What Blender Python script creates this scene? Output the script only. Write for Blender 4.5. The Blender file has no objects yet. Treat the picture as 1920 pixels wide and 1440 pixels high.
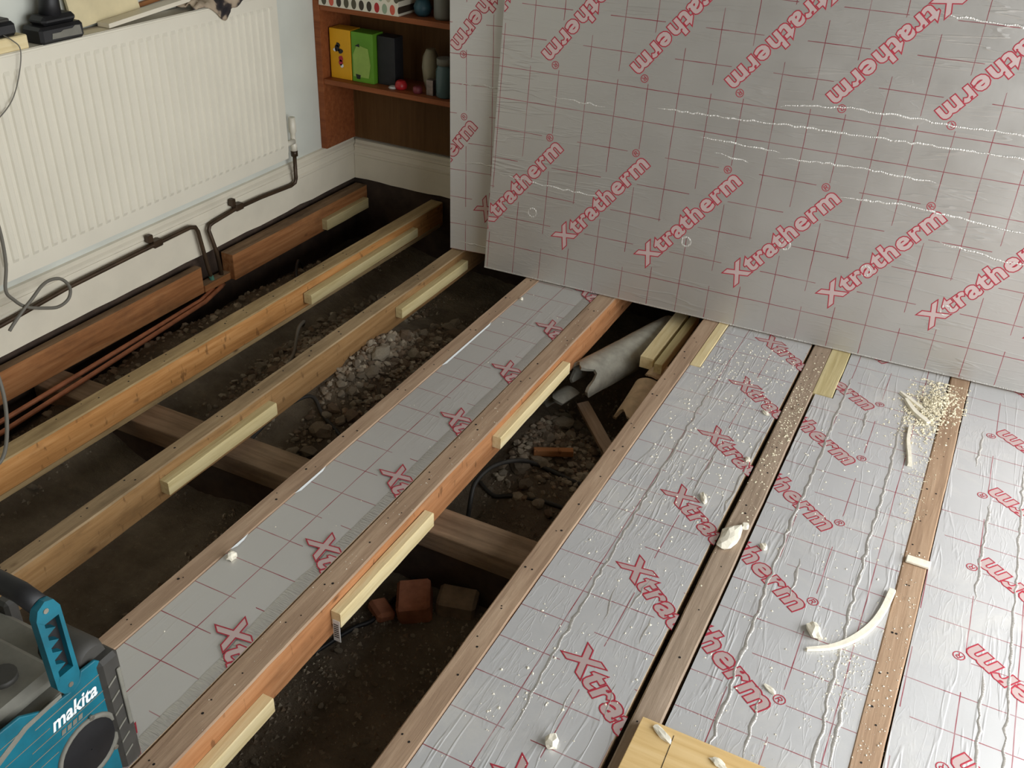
import bpy, bmesh, math, random
from mathutils import Vector, Matrix, noise
random.seed(7)
sc = bpy.context.scene
col = sc.collection
# ------------------------------------------------------------------ camera
cam_d = bpy.data.cameras.new('camera'); cam = bpy.data.objects.new('camera', cam_d); col.objects.link(cam)
cam.location = (0, 0, 1.5); cam.rotation_euler = (1.01690345, -0.04025941, 0.46713052)
cam_d.sensor_width = 36; cam_d.lens = 1830 / 1920 * 36; cam_d.clip_start = .02
sc.camera = cam
# ------------------------------------------------------------------ light
w = bpy.data.worlds.new('world'); sc.world = w; w.use_nodes = True
w.node_tree.nodes['Background'].inputs[0].default_value = (.80, .90, 1.0, 1)
w.node_tree.nodes['Background'].inputs[1].default_value = .6
sc.view_settings.view_transform = 'Standard'; sc.view_settings.look = 'None'
sc.view_settings.gamma = 1; sc.view_settings.use_curve_mapping = False
sc.view_settings.exposure = 0.0
RX, FY, CZ = 1.25, -1.5, 2.45                    # right wall, front wall, ceiling
WY0, WY1, WZ0, WZ1 = -0.5, 2.8, 0.1, 1.9      # glazed door opening in the right wall
def daylight(name, loc, rot, sx, sy, power, colr):
    d = bpy.data.lights.new(name, 'AREA'); d.shape = 'RECTANGLE'; d.size = sx; d.size_y = sy
    d.energy = power; d.color = colr
    o = bpy.data.objects.new(name, d); col.objects.link(o); o.location = loc; o.rotation_euler = rot
    return o
daylight('window_daylight', (RX + .16, (WY0 + WY1) / 2, (WZ0 + WZ1) / 2), (0, math.radians(90), 0), WZ1 - WZ0, WY1 - WY0, 97, (.97, .99, 1.0))
# hazy sun falling steeply through the glazed door
sd = bpy.data.lights.new('hazy_sun', 'SUN'); sd.energy = 3.3; sd.angle = math.radians(20); sd.color = (1.0, .98, .95)
so = bpy.data.objects.new('hazy_sun', sd); col.objects.link(so); so.location = (3, 1.5, 4); so.rotation_euler = (math.radians(-1.0), math.radians(31), 0)
# ------------------------------------------------------------------ helpers
class MB:
    def __init__(s): s.v = []; s.f = []; s.m = []; s.smooth = []
    def add(s, vs, fs, mi=0, sm=False):
        o = len(s.v); s.v += [tuple(v) for v in vs]
        for f in fs: s.f.append(tuple(i + o for i in f)); s.m.append(mi); s.smooth.append(sm)
    def box(s, x0, x1, y0, y1, z0, z1, mi=0, top=None):
        vs = [(x, y, z) for z in (z0, z1) for y in (y0, y1) for x in (x0, x1)]
        s.add(vs, [(0, 2, 3, 1), (0, 1, 5, 4), (1, 3, 7, 5), (3, 2, 6, 7), (2, 0, 4, 6)], mi)
        s.add(vs[4:], [(0, 1, 3, 2)], mi if top is None else top)
    def cbox(s, x0, x1, y0, y1, z0, z1, c=.004, mi=0):
        """box with chamfered edges"""
        vs = []; idx = {}
        X, Y, Z = (x0, x1), (y0, y1), (z0, z1)
        for i in (0, 1):
            for j in (0, 1):
                for k in (0, 1):
                    sx, sy, sz = (1 - 2 * i), (1 - 2 * j), (1 - 2 * k)
                    for a in range(3):
                        p = [X[i] + sx * c, Y[j] + sy * c, Z[k] + sz * c]; p[a] = (X[i], Y[j], Z[k])[a]
                        idx[i, j, k, a] = len(vs); vs.append(p)
        fs = []
        for a in range(3):
            for h in (0, 1):
                b, d = [q for q in range(3) if q != a]
                q = []
                for (m, n) in ((0, 0), (1, 0), (1, 1), (0, 1)):
                    t = [0, 0, 0]; t[a] = h; t[b] = m; t[d] = n; q.append(idx[(*t, a)])
                fs.append(q)
            b, d = [q for q in range(3) if q != a]
            for m in (0, 1):
                for n in (0, 1):
                    q = []
                    for h, ax in ((0, b), (0, d), (1, d), (1, b)):
                        t = [0, 0, 0]; t[a] = h; t[b] = m; t[d] = n; q.append(idx[(*t, ax)])
                    fs.append(q)
        for i in (0, 1):
            for j in (0, 1):
                for k in (0, 1): fs.append([idx[i, j, k, a] for a in range(3)])
        s.add(vs, fs, mi)
    def prism(s, poly, z0, z1, mi=0, top=None, bot=None, M=None):
        n = len(poly); vs = [(x, y, z0) for x, y in poly] + [(x, y, z1) for x, y in poly]
        if M: vs = [M @ Vector(v) for v in vs]
        s.add(vs, [(i, (i + 1) % n, n + (i + 1) % n, n + i) for i in range(n)], mi)
        s.add(vs[n:], [tuple(range(n))], mi if top is None else top)
        s.add(vs[:n], [tuple(reversed(range(n)))], mi if bot is None else bot)
    def tube(s, pts, r, n=8, mi=0, caps=True, rs=None):
        pts = [Vector(p) for p in pts]; rings = []
        up = Vector((0, 0, 1)); prev = None
        for i, p in enumerate(pts):
            t = (pts[min(i + 1, len(pts) - 1)] - pts[max(i - 1, 0)]).normalized()
            if prev is None:
                a = t.cross(up); a = a if a.length > .1 else t.cross(Vector((1, 0, 0)))
            else: a = prev - t * prev.dot(t)
            a.normalize(); prev = a; b = t.cross(a)
            rr = rs[i] if rs else r
            rings.append([p + (a * math.cos(2 * math.pi * k / n) + b * math.sin(2 * math.pi * k / n)) * rr for k in range(n)])
        vs = [v for rg in rings for v in rg]; fs = []
        for i in range(len(pts) - 1):
            for k in range(n): fs.append((i * n + k, i * n + (k + 1) % n, (i + 1) * n + (k + 1) % n, (i + 1) * n + k))
        s.add(vs, fs, mi, True)
        if caps:
            s.add(rings[0], [tuple(reversed(range(n)))], mi); s.add(rings[-1], [tuple(range(n))], mi)
    def build(s, name, mats, parent=None, origin=(0, 0, 0), bevel=0, fix=True, smooth=None):
        """top level: origin in the world; child: vertices are in the parent's frame plus nothing else"""
        me = bpy.data.meshes.new(name); ox, oy, oz = origin
        me.from_pydata([(x - ox, y - oy, z - oz) for x, y, z in s.v], [], s.f)
        for m in (mats if isinstance(mats, (list, tuple)) else [mats]): me.materials.append(m)
        for p, mi, sm in zip(me.polygons, s.m, s.smooth): p.material_index = mi; p.use_smooth = sm if smooth is None else smooth
        if fix:
            bm = bmesh.new(); bm.from_mesh(me); bmesh.ops.remove_doubles(bm, verts=bm.verts, dist=1e-6)
            bmesh.ops.recalc_face_normals(bm, faces=bm.faces); bm.to_mesh(me); bm.free()
        o = bpy.data.objects.new(name, me); col.objects.link(o)
        if parent is not None: o.parent = parent
        else: o.location = origin
        if bevel:
            md = o.modifiers.new('bevel', 'BEVEL'); md.width = bevel; md.segments = 2; md.limit_method = 'ANGLE'
        return o
def tag(o, label=None, cat=None, group=None, kind=None):
    if label: o['label'] = label
    if cat: o['category'] = cat
    if group: o['group'] = group
    if kind: o['kind'] = kind
    return o
def empty(name, loc, label, cat, group=None):
    o = bpy.data.objects.new(name, None); col.objects.link(o); o.location = loc; o.empty_display_size = .05
    return tag(o, label, cat, group)
def rel(o, p): return (p[0] - o.location[0], p[1] - o.location[1], p[2] - o.location[2])
# ---- spline through points
def spline(pts, n=8):
    P = [Vector(p) for p in pts]; out = []
    for i in range(len(P) - 1):
        a, b, c, d = P[max(i - 1, 0)], P[i], P[i + 1], P[min(i + 2, len(P) - 1)]
        for k in range(n):
            t = k / n
            out.append(.5 * ((2 * b) + (c - a) * t + (2 * a - 5 * b + 4 * c - d) * t * t + (3 * b - a - 3 * c + d) * t ** 3))
    out.append(P[-1]); return out
# ------------------------------------------------------------------ materials
def srgb(r, g, b):
    f = lambda c: ((c / 255 + .055) / 1.055) ** 2.4 if c > 10 else c / 255 / 12.92
    return (f(r), f(g), f(b), 1)
class E:
    """tiny expression builder on shader math nodes"""
    def __init__(s, nt, k): s.nt, s.k = nt, k
    def _o(s, op, *a):
        n = s.nt.nodes.new('ShaderNodeMath'); n.operation = op
        for i, q in enumerate((s,) + a):
            if isinstance(q, E): s.nt.links.new(q.k, n.inputs[i])
            else: n.inputs[i].default_value = q
        return E(s.nt, n.outputs[0])
    def __add__(s, o): return s._o('ADD', o)
    def __sub__(s, o): return s._o('SUBTRACT', o)
    def __mul__(s, o): return s._o('MULTIPLY', o)
    def __truediv__(s, o): return s._o('DIVIDE', o)
    def abs(s): return s._o('ABSOLUTE')
    def floor(s): return s._o('FLOOR')
    def lt(s, o): return s._o('LESS_THAN', o)
    def gt(s, o): return s._o('GREATER_THAN', o)
    def max(s, o): return s._o('MAXIMUM', o)
    def min(s, o): return s._o('MINIMUM', o)
    def pow(s, o): return s._o('POWER', o)
    def ping(s, o): return s._o('PINGPONG', o)
    def wrap(s, hi, lo): return s._o('WRAP', hi, lo)
    def clamp(s): return s.max(0.0).min(1.0)
def newmat(name):
    m = bpy.data.materials.new(name); m.use_nodes = True
    nt = m.node_tree; b = nt.nodes['Principled BSDF']; return m, nt, b
def coords(nt, scale=(1, 1, 1), rot=(0, 0, 0)):
    t = nt.nodes.new('ShaderNodeTexCoord'); mp = nt.nodes.new('ShaderNodeMapping')
    mp.inputs['Scale'].default_value = scale; mp.inputs['Rotation'].default_value = rot
    nt.links.new(t.outputs['Object'], mp.inputs[0]); return mp.outputs[0]
def tnoise(nt, vec, scale, detail=3, rough=.55, dist=0):
    n = nt.nodes.new('ShaderNodeTexNoise'); n.inputs['Scale'].default_value = scale; n.inputs['Detail'].default_value = detail
    n.inputs['Roughness'].default_value = rough; n.inputs['Distortion'].default_value = dist
    nt.links.new(vec, n.inputs['Vector']); return n.outputs['Fac']
def ramp(nt, fac, stops):
    r = nt.nodes.new('ShaderNodeValToRGB'); cr = r.color_ramp
    while len(cr.elements) < len(stops): cr.elements.new(.5)
    for e, (p, c) in zip(cr.elements, stops): e.position = p; e.color = c
    nt.links.new(fac, r.inputs[0]); return r.outputs[0]
def mix(nt, fac, a, b, mode='MIX'):
    n = nt.nodes.new('ShaderNodeMix'); n.data_type = 'RGBA'; n.blend_type = mode
    for s, q in ((n.inputs[0], fac), (n.inputs[6], a), (n.inputs[7], b)):
        if isinstance(q, E): q = q.k
        if isinstance(q, (tuple, float, int)): s.default_value = q
        else: nt.links.new(q, s)
    return n.outputs[2]
def bump(nt, b, h, strength=.3, dist=.01):
    n = nt.nodes.new('ShaderNodeBump'); n.inputs['Strength'].default_value = strength; n.inputs['Distance'].default_value = dist
    nt.links.new(h.k if isinstance(h, E) else h, n.inputs['Height']); nt.links.new(n.outputs[0], b.inputs['Normal'])
def plain(name, c, rough=.6, metal=0, spec=.5, var=0, vs=20, bmp=0, bs=60):
    m, nt, b = newmat(name); b.inputs['Roughness'].default_value = rough; b.inputs['Metallic'].default_value = metal
    b.inputs['Specular IOR Level'].default_value = spec
    cc = srgb(*c)
    if var:
        v = coords(nt); f = tnoise(nt, v, vs, 4)
        lo = tuple(q * (1 - var) for q in cc[:3]) + (1,); hi = tuple(min(1, q * (1 + var)) for q in cc[:3]) + (1,)
        nt.links.new(ramp(nt, f, [(.3, lo), (.7, hi)]), b.inputs['Base Color'])
    else: b.inputs['Base Color'].default_value = cc
    if bmp:
        v = coords(nt); bump(nt, b, tnoise(nt, v, bs, 4), bmp, .004)
    return m
def wood(name, c0, c1, c2, dirt=(70, 58, 46), dirt_amt=.5, along='Y', rough=.75, seed=0., spots=0):
    """weathered timber: grain stretched along one axis, blotchy dirt, a few dark knots"""
    m, nt, b = newmat(name); b.inputs['Roughness'].default_value = rough; b.inputs['Specular IOR Level'].default_value = .2
    sc_ = {'Y': (1, .06, 1), 'X': (.06, 1, 1), 'Z': (1, 1, .06)}[along]
    v = coords(nt, sc_); v.node.inputs['Location'].default_value = (seed, seed * .7, seed * 1.3)
    g = tnoise(nt, v, 55, 5, .6, .4)
    base = ramp(nt, g, [(.25, srgb(*c0)), (.5, srgb(*c1)), (.78, srgb(*c2))])
    v2 = coords(nt, {'Y': (1, .45, 1), 'X': (.45, 1, 1), 'Z': (1, 1, .45)}[along]); v2.node.inputs['Location'].default_value = (seed * 2, seed, 3)
    dn = tnoise(nt, v2, 9, 5, .65)
    d = (E(nt, dn) - (1 - dirt_amt * .95)) * 3.2
    base = mix(nt, d.clamp() * .75, base, srgb(*dirt))
    k = nt.nodes.new('ShaderNodeTexVoronoi'); k.inputs['Scale'].default_value = 11; k.inputs['Randomness'].default_value = 1
    nt.links.new(v2, k.inputs['Vector'])
    kn = (E(nt, k.outputs['Distance']) * -1 + .09) * 14
    base = mix(nt, kn.clamp() * .8, base, srgb(82, 56, 36))
    if spots:   # short dark gouges across the grain
        v3 = coords(nt, {'Y': (.9, 1.3, .5)}.get(along, (1, 1, 1)))
        sp = tnoise(nt, v3, 42, 2, .5)
        base = mix(nt, ((E(nt, sp) - (.69 - spots * .05)) * 12).clamp() * .5, base, srgb(66, 44, 26))
    nt.links.new(base, b.inputs['Base Color'])
    bump(nt, b, E(nt, g) * .7 + E(nt, dn) * .5, .45, .006)
    return m
M = {}
M['foam'] = plain('foam_edge', (222, 196, 160), .9, var=.12, vs=80, bmp=.3)
M['crumb'] = plain('foam_crumb', (240, 233, 214), .95, var=.1, vs=40, bmp=.4)
M['dust'] = plain('sawdust', (236, 226, 198), .95, var=.15, vs=90)
M['paint'] = plain('radiator_paint', (228, 222, 204), .38, var=.03, vs=6)
M['skirt'] = plain('skirting_paint', (224, 216, 196), .5, var=.06, vs=7, bmp=.15, bs=18)
M['wallp'] = plain('wall_paint', (214, 216, 205), .75, var=.06, vs=4, bmp=.12, bs=40)
M['walldim'] = plain('wall_dimmed', (128, 122, 110), .85, var=.03, vs=4)  # darkened so that walls and ceiling bounce less light
M['pipe'] = plain('painted_pipe', (74, 58, 42), .45, metal=.35, var=.35, vs=14)
M['copper'] = plain('copper', (186, 122, 88), .42, metal=.35, var=.3, vs=18)
M['verdi'] = plain('copper_verdigris', (70, 128, 108), .7, var=.3, vs=40)
M['cable'] = plain('grey_cable', (112, 108, 98), .55)
M['blackcable'] = plain('dark_cable', (52, 50, 46), .6, var=.25, vs=20)
M['black'] = plain('black_plastic', (26, 26, 28), .5, var=.25, vs=30)
M['dgrey'] = plain('dark_rubber', (62, 60, 56), .6, var=.2, vs=25)
M['lgrey'] = plain('dusty_grey_plastic', (120, 118, 108), .7, var=.18, vs=22)
M['teal'] = plain('teal_plastic', (6, 98, 116), .5, var=.25, vs=18)
M['white'] = plain('white_print', (232, 236, 236), .6)
M['screw'] = plain('screw_steel', (176, 172, 160), .35, metal=.8)
M['red'] = plain('print_red', (172, 44, 62), .55)
M['nailhole'] = plain('nail_hole', (24, 18, 14), .9)
M['pale'] = wood('pale_batten', (212, 190, 138), (231, 212, 164), (240, 226, 186), (186, 162, 110), .38, seed=2.)
M['pale2'] = wood('pale_batten_green', (186, 168, 118), (206, 190, 142), (222, 208, 162), (146, 134, 88), .46, seed=5.)
M['j_side'] = wood('joist_side', (146, 98, 62), (178, 124, 82), (198, 148, 106), (100, 72, 50), .46, seed=1., spots=1)
M['j_top'] = wood('joist_top', (148, 122, 100), (174, 147, 122), (194, 168, 142), (112, 92, 74), .44, seed=3.)
M['j1_side'] = wood('joist_side_orange', (146, 98, 52), (182, 130, 76), (204, 154, 100), (92, 64, 38), .47, seed=4., spots=1)
M['j1_top'] = wood('joist_top_tan', (144, 120, 84), (170, 145, 104), (188, 164, 124), (102, 86, 60), .54, seed=6.)
M['j2_side'] = wood('joist_side_brown', (118, 88, 54), (146, 112, 72), (166, 134, 94), (78, 60, 40), .54, seed=7., spots=1)
M['j2_top'] = wood('joist_top_grey', (132, 110, 82), (158, 134, 102), (178, 156, 122), (92, 78, 58), .54, seed=8.)
M['j0_side'] = wood('joist_side_red', (124, 80, 46), (154, 104, 64), (178, 128, 84), (72, 54, 40), .5, seed=9.)
M['j0_top'] = wood('joist_top_dusty', (112, 88, 64), (140, 112, 84), (162, 136, 106), (66, 54, 44), .6, seed=10.)
M['j6_top'] = wood('joist_top_taupe', (140, 122, 104), (166, 146, 126), (186, 166, 146), (112, 98, 84), .42, seed=11.)
M['j7_top'] = wood('joist_top_brown', (142, 116, 94), (168, 140, 114), (188, 162, 136), (122, 102, 84), .42, seed=12.)
M['plate'] = wood('sleeper_plate', (112, 92, 72), (136, 114, 92), (156, 134, 110), (74, 62, 50), .52, along='X', seed=13.)
M['case'] = wood('bookcase_wood', (118, 64, 36), (140, 80, 46), (158, 96, 58), (96, 46, 24), .3, along='X', rough=.45, seed=14.)
M['caseback'] = wood('bookcase_back', (92, 64, 34), (104, 74, 42), (116, 84, 50), (70, 50, 30), .3, along='Z', rough=.6, seed=15.)
M['osb'] = wood('plywood', (206, 168, 108), (224, 190, 132), (236, 206, 152), (182, 144, 92), .42, along='X', seed=16., rough=.6)
M['footing'] = plain('dark_brickwork', (66, 52, 42), .95, var=.35, vs=16, bmp=.6, bs=30)  # one dark tone for all brickwork below floor level
M['clay'] = plain('old_clay_pipe', (158, 155, 142), .85, var=.22, vs=26, bmp=.5, bs=70)
M['shard'] = plain('clay_shard', (196, 172, 140), .85, var=.2, vs=30, bmp=.4)
M['brick'] = plain('brick', (160, 102, 74), .9, var=.25, vs=30, bmp=.7, bs=60)
M['stone_a'] = plain('rubble_grey', (142, 130, 112), .95, var=.3, vs=24, bmp=.8, bs=50)
M['stone_b'] = plain('rubble_brown', (132, 114, 94), .95, var=.3, vs=24, bmp=.8, bs=50)
M['stone_c'] = plain('rubble_pale', (166, 155, 136), .95, var=.25, vs=24, bmp=.8, bs=50)
def ground_mat():
    m, nt, b = newmat('dirt'); b.inputs['Roughness'].default_value = 1; b.inputs['Specular IOR Level'].default_value = .1
    v = coords(nt); a = tnoise(nt, v, 5, 6, .7); c = tnoise(nt, v, 60, 5, .75)
    base = ramp(nt, a, [(.3, srgb(92, 82, 70)), (.55, srgb(122, 110, 94)), (.75, srgb(146, 133, 114))])
    base = mix(nt, ((E(nt, c) - .6) * 6).clamp() * .6, base, srgb(176, 164, 142))
    nt.links.new(base, b.inputs['Base Color']); bump(nt, b, E(nt, c) + E(nt, a), .8, .02); return m
M['dirt'] = ground_mat()
# ---- foil facing with printed grid; local x = s (long way of the sheet), y = t (short way)
SIN, COS = math.sin(math.radians(51.6)), math.cos(math.radians(51.6))
def foil_mat(name, crease=1.0, tint=(200, 198, 194), metal=.3, rough=.38, dust=0):
    m, nt, b = newmat(name)
    t = nt.nodes.new('ShaderNodeTexCoord'); sp = nt.nodes.new('ShaderNodeSeparateXYZ'); nt.links.new(t.outputs['Object'], sp.inputs[0])
    s_, t_ = E(nt, sp.outputs[0]), E(nt, sp.outputs[1])
    wob = coords(nt); wn = tnoise(nt, wob, 6, 2)
    s2 = s_ + (E(nt, wn) - .5) * .004; t2 = t_ + (E(nt, wn) - .5) * .004
    ls = ((s2 - .01).wrap(.05, -.05)).abs().lt(.0011)
    lt = (t2.wrap(.05, -.05)).abs().lt(.0011)
    line = ls.max(lt)
    # the grid is left out around the words (two rows of slanting words per 1.2 m, one word every 0.3 m)
    def band(ax, ay, sgn, t0, t1):
        perp = ((s_ - ax) * -SIN + (t_ - ay) * COS) * sgn
        p = .3 * SIN
        pw = perp.wrap(p * .5 + .03, -p * .5 + .03)
        tt = t_.wrap(1.2, 0.)
        return pw.gt(-.016) * pw.lt(.082) * tt.gt(t0) * tt.lt(t1)
    msk = band(.284, .129, 1, .115, .512).max(band(.414, 1.098, -1, .715, 1.112))
    line = line * (msk * -1 + 1)
    fade = tnoise(nt, wob, 14, 2)
    base = mix(nt, line * ((E(nt, fade) * 1.2 + .2).clamp()), srgb(*tint), srgb(158, 62, 76))
    if dust:   # white powder lying in patches
        dn = tnoise(nt, wob, 3.2, 6, .72, .6); base = mix(nt, ((E(nt, dn) - .50) * 5).clamp() * dust, base, srgb(238, 235, 226))
    nt.links.new(base, b.inputs['Base Color'])
    b.inputs['Metallic'].default_value = metal
    rg = tnoise(nt, wob, 9, 4)
    nt.links.new((E(nt, rg) * .22 + rough).k, b.inputs['Roughness'])
    # creases: long, thin, running along s; plus small crackle and dents
    v = coords(nt, (1.1, 11, 1)); n1 = tnoise(nt, v, 1.6, 3, .6, .3)
    v2 = coords(nt, (3, 15, 1)); n2 = tnoise(nt, v2, 3.2, 2, .6, .5)
    low = tnoise(nt, wob, 2.3, 1)
    r1 = ((E(nt, n1) - .5).abs() * -34 + 1).max(0.) * ((E(nt, low) - .42) * 6).clamp()
    r2 = ((E(nt, n2) - .56).abs() * -22 + 1).max(0.) * ((E(nt, low) * -1 + .56) * 6).clamp()
    fine = tnoise(nt, wob, 55, 3, .6)
    h = (r1 * 1.0 + r2 * .25) * crease + E(nt, fine) * .10 + E(nt, rg) * .35
    bump(nt, b, h, .34, .006)
    return m
M['foil_main'] = foil_mat('foil_leaning', .42, (194, 191, 186), .62, .28)  # same foil as the floor, darker and more metallic to stand in for shade
M['foil_floor'] = foil_mat('foil_floor', .6, (208, 208, 208), .34, .40, .4)  # lighter, more diffuse copy of that foil to read brighter; powder patches on top
M['foil_smooth'] = foil_mat('foil_smooth', .15, (204, 202, 198), .4, .34)
mm, nt_, b_ = newmat('foil_tape'); b_.inputs['Base Color'].default_value = srgb(205, 202, 196); b_.inputs['Metallic'].default_value = .6; b_.inputs['Roughness'].default_value = .35
v_ = coords(nt_, (8, 1, 1)); bump(nt_, b_, tnoise(nt_, v_, 30, 3), .7, .006); M['tape'] = mm
mm, nt_, b_ = newmat('word_fill'); b_.inputs['Base Color'].default_value = srgb(212, 190, 187); b_.inputs['Metallic'].default_value = .35; b_.inputs['Roughness'].default_value = .42; M['fill'] = mm
# ------------------------------------------------------------------ the room
def struct(o): o['kind'] = 'structure'; return o
def plane_box(name, a, mat): mb = MB(); mb.box(*a); return struct(mb.build(name, mat))
LX, BY = -2.39, 3.35
plane_box('wall_left', (LX - .12, LX, FY - .12, BY + .12, .021, CZ), M['wallp'])
plane_box('wall_footing_left', (LX - .12, LX, FY - .12, BY + .12, -.6, .02), M['footing'])
plane_box('wall_back', (LX, RX, BY, BY + .12, .021, CZ), M['walldim'])
plane_box('wall_footing_back', (LX, RX, BY, BY + .12, -.6, .02), M['footing'])
plane_box('wall_front', (LX, RX, FY - .12, FY, -.6, CZ), M['walldim'])
mb = MB()
mb.box(RX, RX + .14, FY - .12, WY0, -.6, CZ); mb.box(RX, RX + .14, WY1, BY + .12, -.6, CZ)
mb.box(RX, RX + .14, WY0, WY1, -.6, WZ0); mb.box(RX, RX + .14, WY0, WY1, WZ1, CZ)
struct(mb.build('wall_right', M['walldim'], fix=False))
plane_box('ceiling', (LX - .12, RX + .14, FY - .12, BY + .12, CZ, CZ + .1), M['walldim'])
mb = MB()
for a in ((WY0, WY0 + .05, WZ0, WZ1), (WY1 - .05, WY1, WZ0, WZ1), (WY0 + .05, WY1 - .05, WZ0, WZ0 + .05), (WY0 + .05, WY1 - .05, WZ1 - .05, WZ1), ((WY0 + WY1) / 2 - .025, (WY0 + WY1) / 2 + .025, WZ0 + .05, WZ1 - .05)):
    mb.box(RX + .04, RX + .09, *a)
struct(mb.build('window_1', M['walldim'], fix=False))
# floorboards still in place: right of the stripped part and behind the camera
mb = MB()
y = FY
while y < BY - .02:
    y1 = min(y + .148, BY)
    mb.cbox(.56, RX, y, y1 - .003, 0, .02, .002)
    if y1 < .1: mb.cbox(LX + .02, .557, y, y1 - .003, 0, .02, .002)
    y += .148
struct(mb.build('floor', M['j6_top'], fix=False))
# ground under the joists
def gz(x, y):
    z = -.30
    def m(cx, cy, rx, ry, h): return h * math.exp(-((x - cx) / rx) ** 2 - ((y - cy) / ry) ** 2)
    z += m(-2.2, 2.1, .2, 1.3, .18) + m(-1.82, 2.35, .2, .55, .11) + m(-1.58, 2.25, .2, .45, .19)
    z += m(-.98, 2.25, .2, .3, .07) + m(-.98, 1.1, .2, .3, .03) - m(-.8, 2.65, .2, .2, .08)
    z += noise.fractal(Vector((x * 5, y * 5, 1.7)), 1., 2., 5) * .018 + noise.noise(Vector((x * 34, y * 34, 4))) * .006
    return min(z, -.135 if x < -1.7 else -.085)
mb = MB(); nx, ny = 120, 170; x0, x1, y0, y1 = LX, RX, -.2, BY
vs = []
for j in range(ny + 1):
    for i in range(nx + 1):
        u = i / nx; x = x0 + (x1 - x0) * (u ** 1.5 if False else (u * .62 if u < .8 else .496 + (u - .8) * 2.52)); y = y0 + (y1 - y0) * j / ny
        vs.append((x, y, gz(x, y)))
mb.add(vs, [(j * (nx + 1) + i, j * (nx + 1) + i + 1, (j + 1) * (nx + 1) + i + 1, (j + 1) * (nx + 1) + i) for j in range(ny) for i in range(nx)], 0, True)
g_o = struct(mb.build('ground', M['dirt'], fix=False))
# skirting boards
def skirting(name, prof, a, b, axis):
    mb = MB(); N = 60; rings = []
    for i in range(N + 1):
        q = a + (b - a) * i / N
        ring = []
        for d, z in prof:
            zz = z
            if z < .03: zz = z + noise.noise(Vector((q * 9, z, 2))) * .006 + noise.noise(Vector((q * 40, z, 5))) * .003
            ring.append((LX + d, q, zz) if axis == 'Y' else (q, BY - d, zz))
        rings.append(ring)
    n = len(prof); vs = [v for r in rings for v in r]
    mb.add(vs, [(i * n + k, i * n + k + 1, (i + 1) * n + k + 1, (i + 1) * n + k) for i in range(N) for k in range(n - 1)])
    mb.add(rings[0], [tuple(range(n))]); mb.add(rings[-1], [tuple(range(n))])
    return struct(mb.build(name, M['skirt']))
prof = [(.0005, .022), (.02, .022), (.02, .128), (.0225, .131), (.0225, .139), (.019, .143), (.016, .156), (.0145, .164), (.018, .168), (.017, .176), (.010, .184), (.009, .197), (.0005, .2)]
skirting('baseboard_left', prof, FY, BY - .001, 'Y')
skirting('baseboard_back', [(d, z * .94 + .0013) for d, z in prof], LX + .022, RX, 'X')
# ------------------------------------------------------------------ joists
def joist(xa, ya, xb, yb, wd, side, top, label, z0=-.1, jit=.0022, seed=0, sawn=None):
    """timber running from (xa,ya) to (xb,yb) along its left edge; wd wide; slightly waney edges"""
    N = 64; mb = MB(); rings = []; c = .0035
    for i in range(N + 1):
        t = i / N; y = ya + (yb - ya) * t; x = xa + (xb - xa) * t
        jl = noise.noise(Vector((seed, y * 3.1, .3))) * jit + noise.noise(Vector((seed, y * 19, 1.3))) * jit * .5
        jr = noise.noise(Vector((seed + 5, y * 3.1, .3))) * jit + noise.noise(Vector((seed + 5, y * 17, 2.3))) * jit * .5
        L, Rr = x + jl, x + wd + jr
        rings.append([(L, y, z0), (L, y, -c), (L + c, y, 0), (Rr - c, y, 0), (Rr, y, -c), (Rr, y, z0)])
    n = 6; vs = [v for r in rings for v in r]
    for k in range(n):
        fs = [(i * n + k, i * n + (k + 1) % n, (i + 1) * n + (k + 1) % n, (i + 1) * n + k) for i in range(N)]
        mb.add(vs, fs, 1 if k in (1, 2, 3) else 0)
    mb.add(rings[0], [tuple(range(n))], 0); mb.add(rings[-1], [tuple(range(n))], 0)
    o = mb.build('floor_joist', [side, top], origin=(xa, ya, z0))
    tag(o, label, 'joist', 'floor joists')
    # old nail holes in pairs
    hb = MB(); rnd = random.Random(seed * 31 + 5); y = .55
    while y < min(yb, 2.85):
        for q in range(2):
            if rnd.random() < .85:
                px = xa + (xb - xa) * (y - ya) / (yb - ya) + wd * (.3 + .4 * q * .6 + rnd.uniform(-.08, .12)); py = y + rnd.uniform(-.03, .03); r = rnd.uniform(.0016, .0032)
                hb.add([(px + r * math.cos(a * math.pi / 4), py + r * 1.1 * math.sin(a * math.pi / 4), .0004) for a in range(8)], [tuple(range(8))])
        y += rnd.uniform(.11, .17)
    h = hb.build('nail_holes', M['nailhole'], origin=(xa, ya, z0), fix=False); h.location = (0, 0, 0); h.parent = o; h['kind'] = 'stuff'
    return o
JA, JB = .1, 3.33
# wall joist, notched where the heating pipes drop through
mb = MB()
for (ya, yb, zb) in ((.1, 2.335, -.1), (2.335, 2.47, -.1), (2.47, 3.33, -.1)):
    zt = -.072 if ya == 2.335 else 0
    mb.box(-2.366, -2.335 if yb < 2.4 else (-2.31 if ya > 2.4 else -2.33), ya, yb, zb, zt, 0, 1)
tag(mb.build('floor_joist', [M['j0_side'], M['j0_top']], origin=(-2.366, .1, -.1), bevel=.003, fix=False), 'reddish dusty joist against the skirting under the radiator, notched for pipes', 'joist', 'floor joists')
J1 = joist(-2.055, JA, -1.994, JB, .060, M['j1_side'], M['j1_top'], 'orange-brown bare joist, second from the radiator wall, beside the copper pipes', seed=1)
lip = MB(); lip.prism([(-1.996, .2), (-1.990, .2), (-1.9295, 3.3), (-1.9355, 3.3)], -.1, -.086)
o = lip.build('bottom_lip', M['j1_top'], origin=tuple(J1.location)); o.location = (0, 0, 0); o.parent = J1
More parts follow.
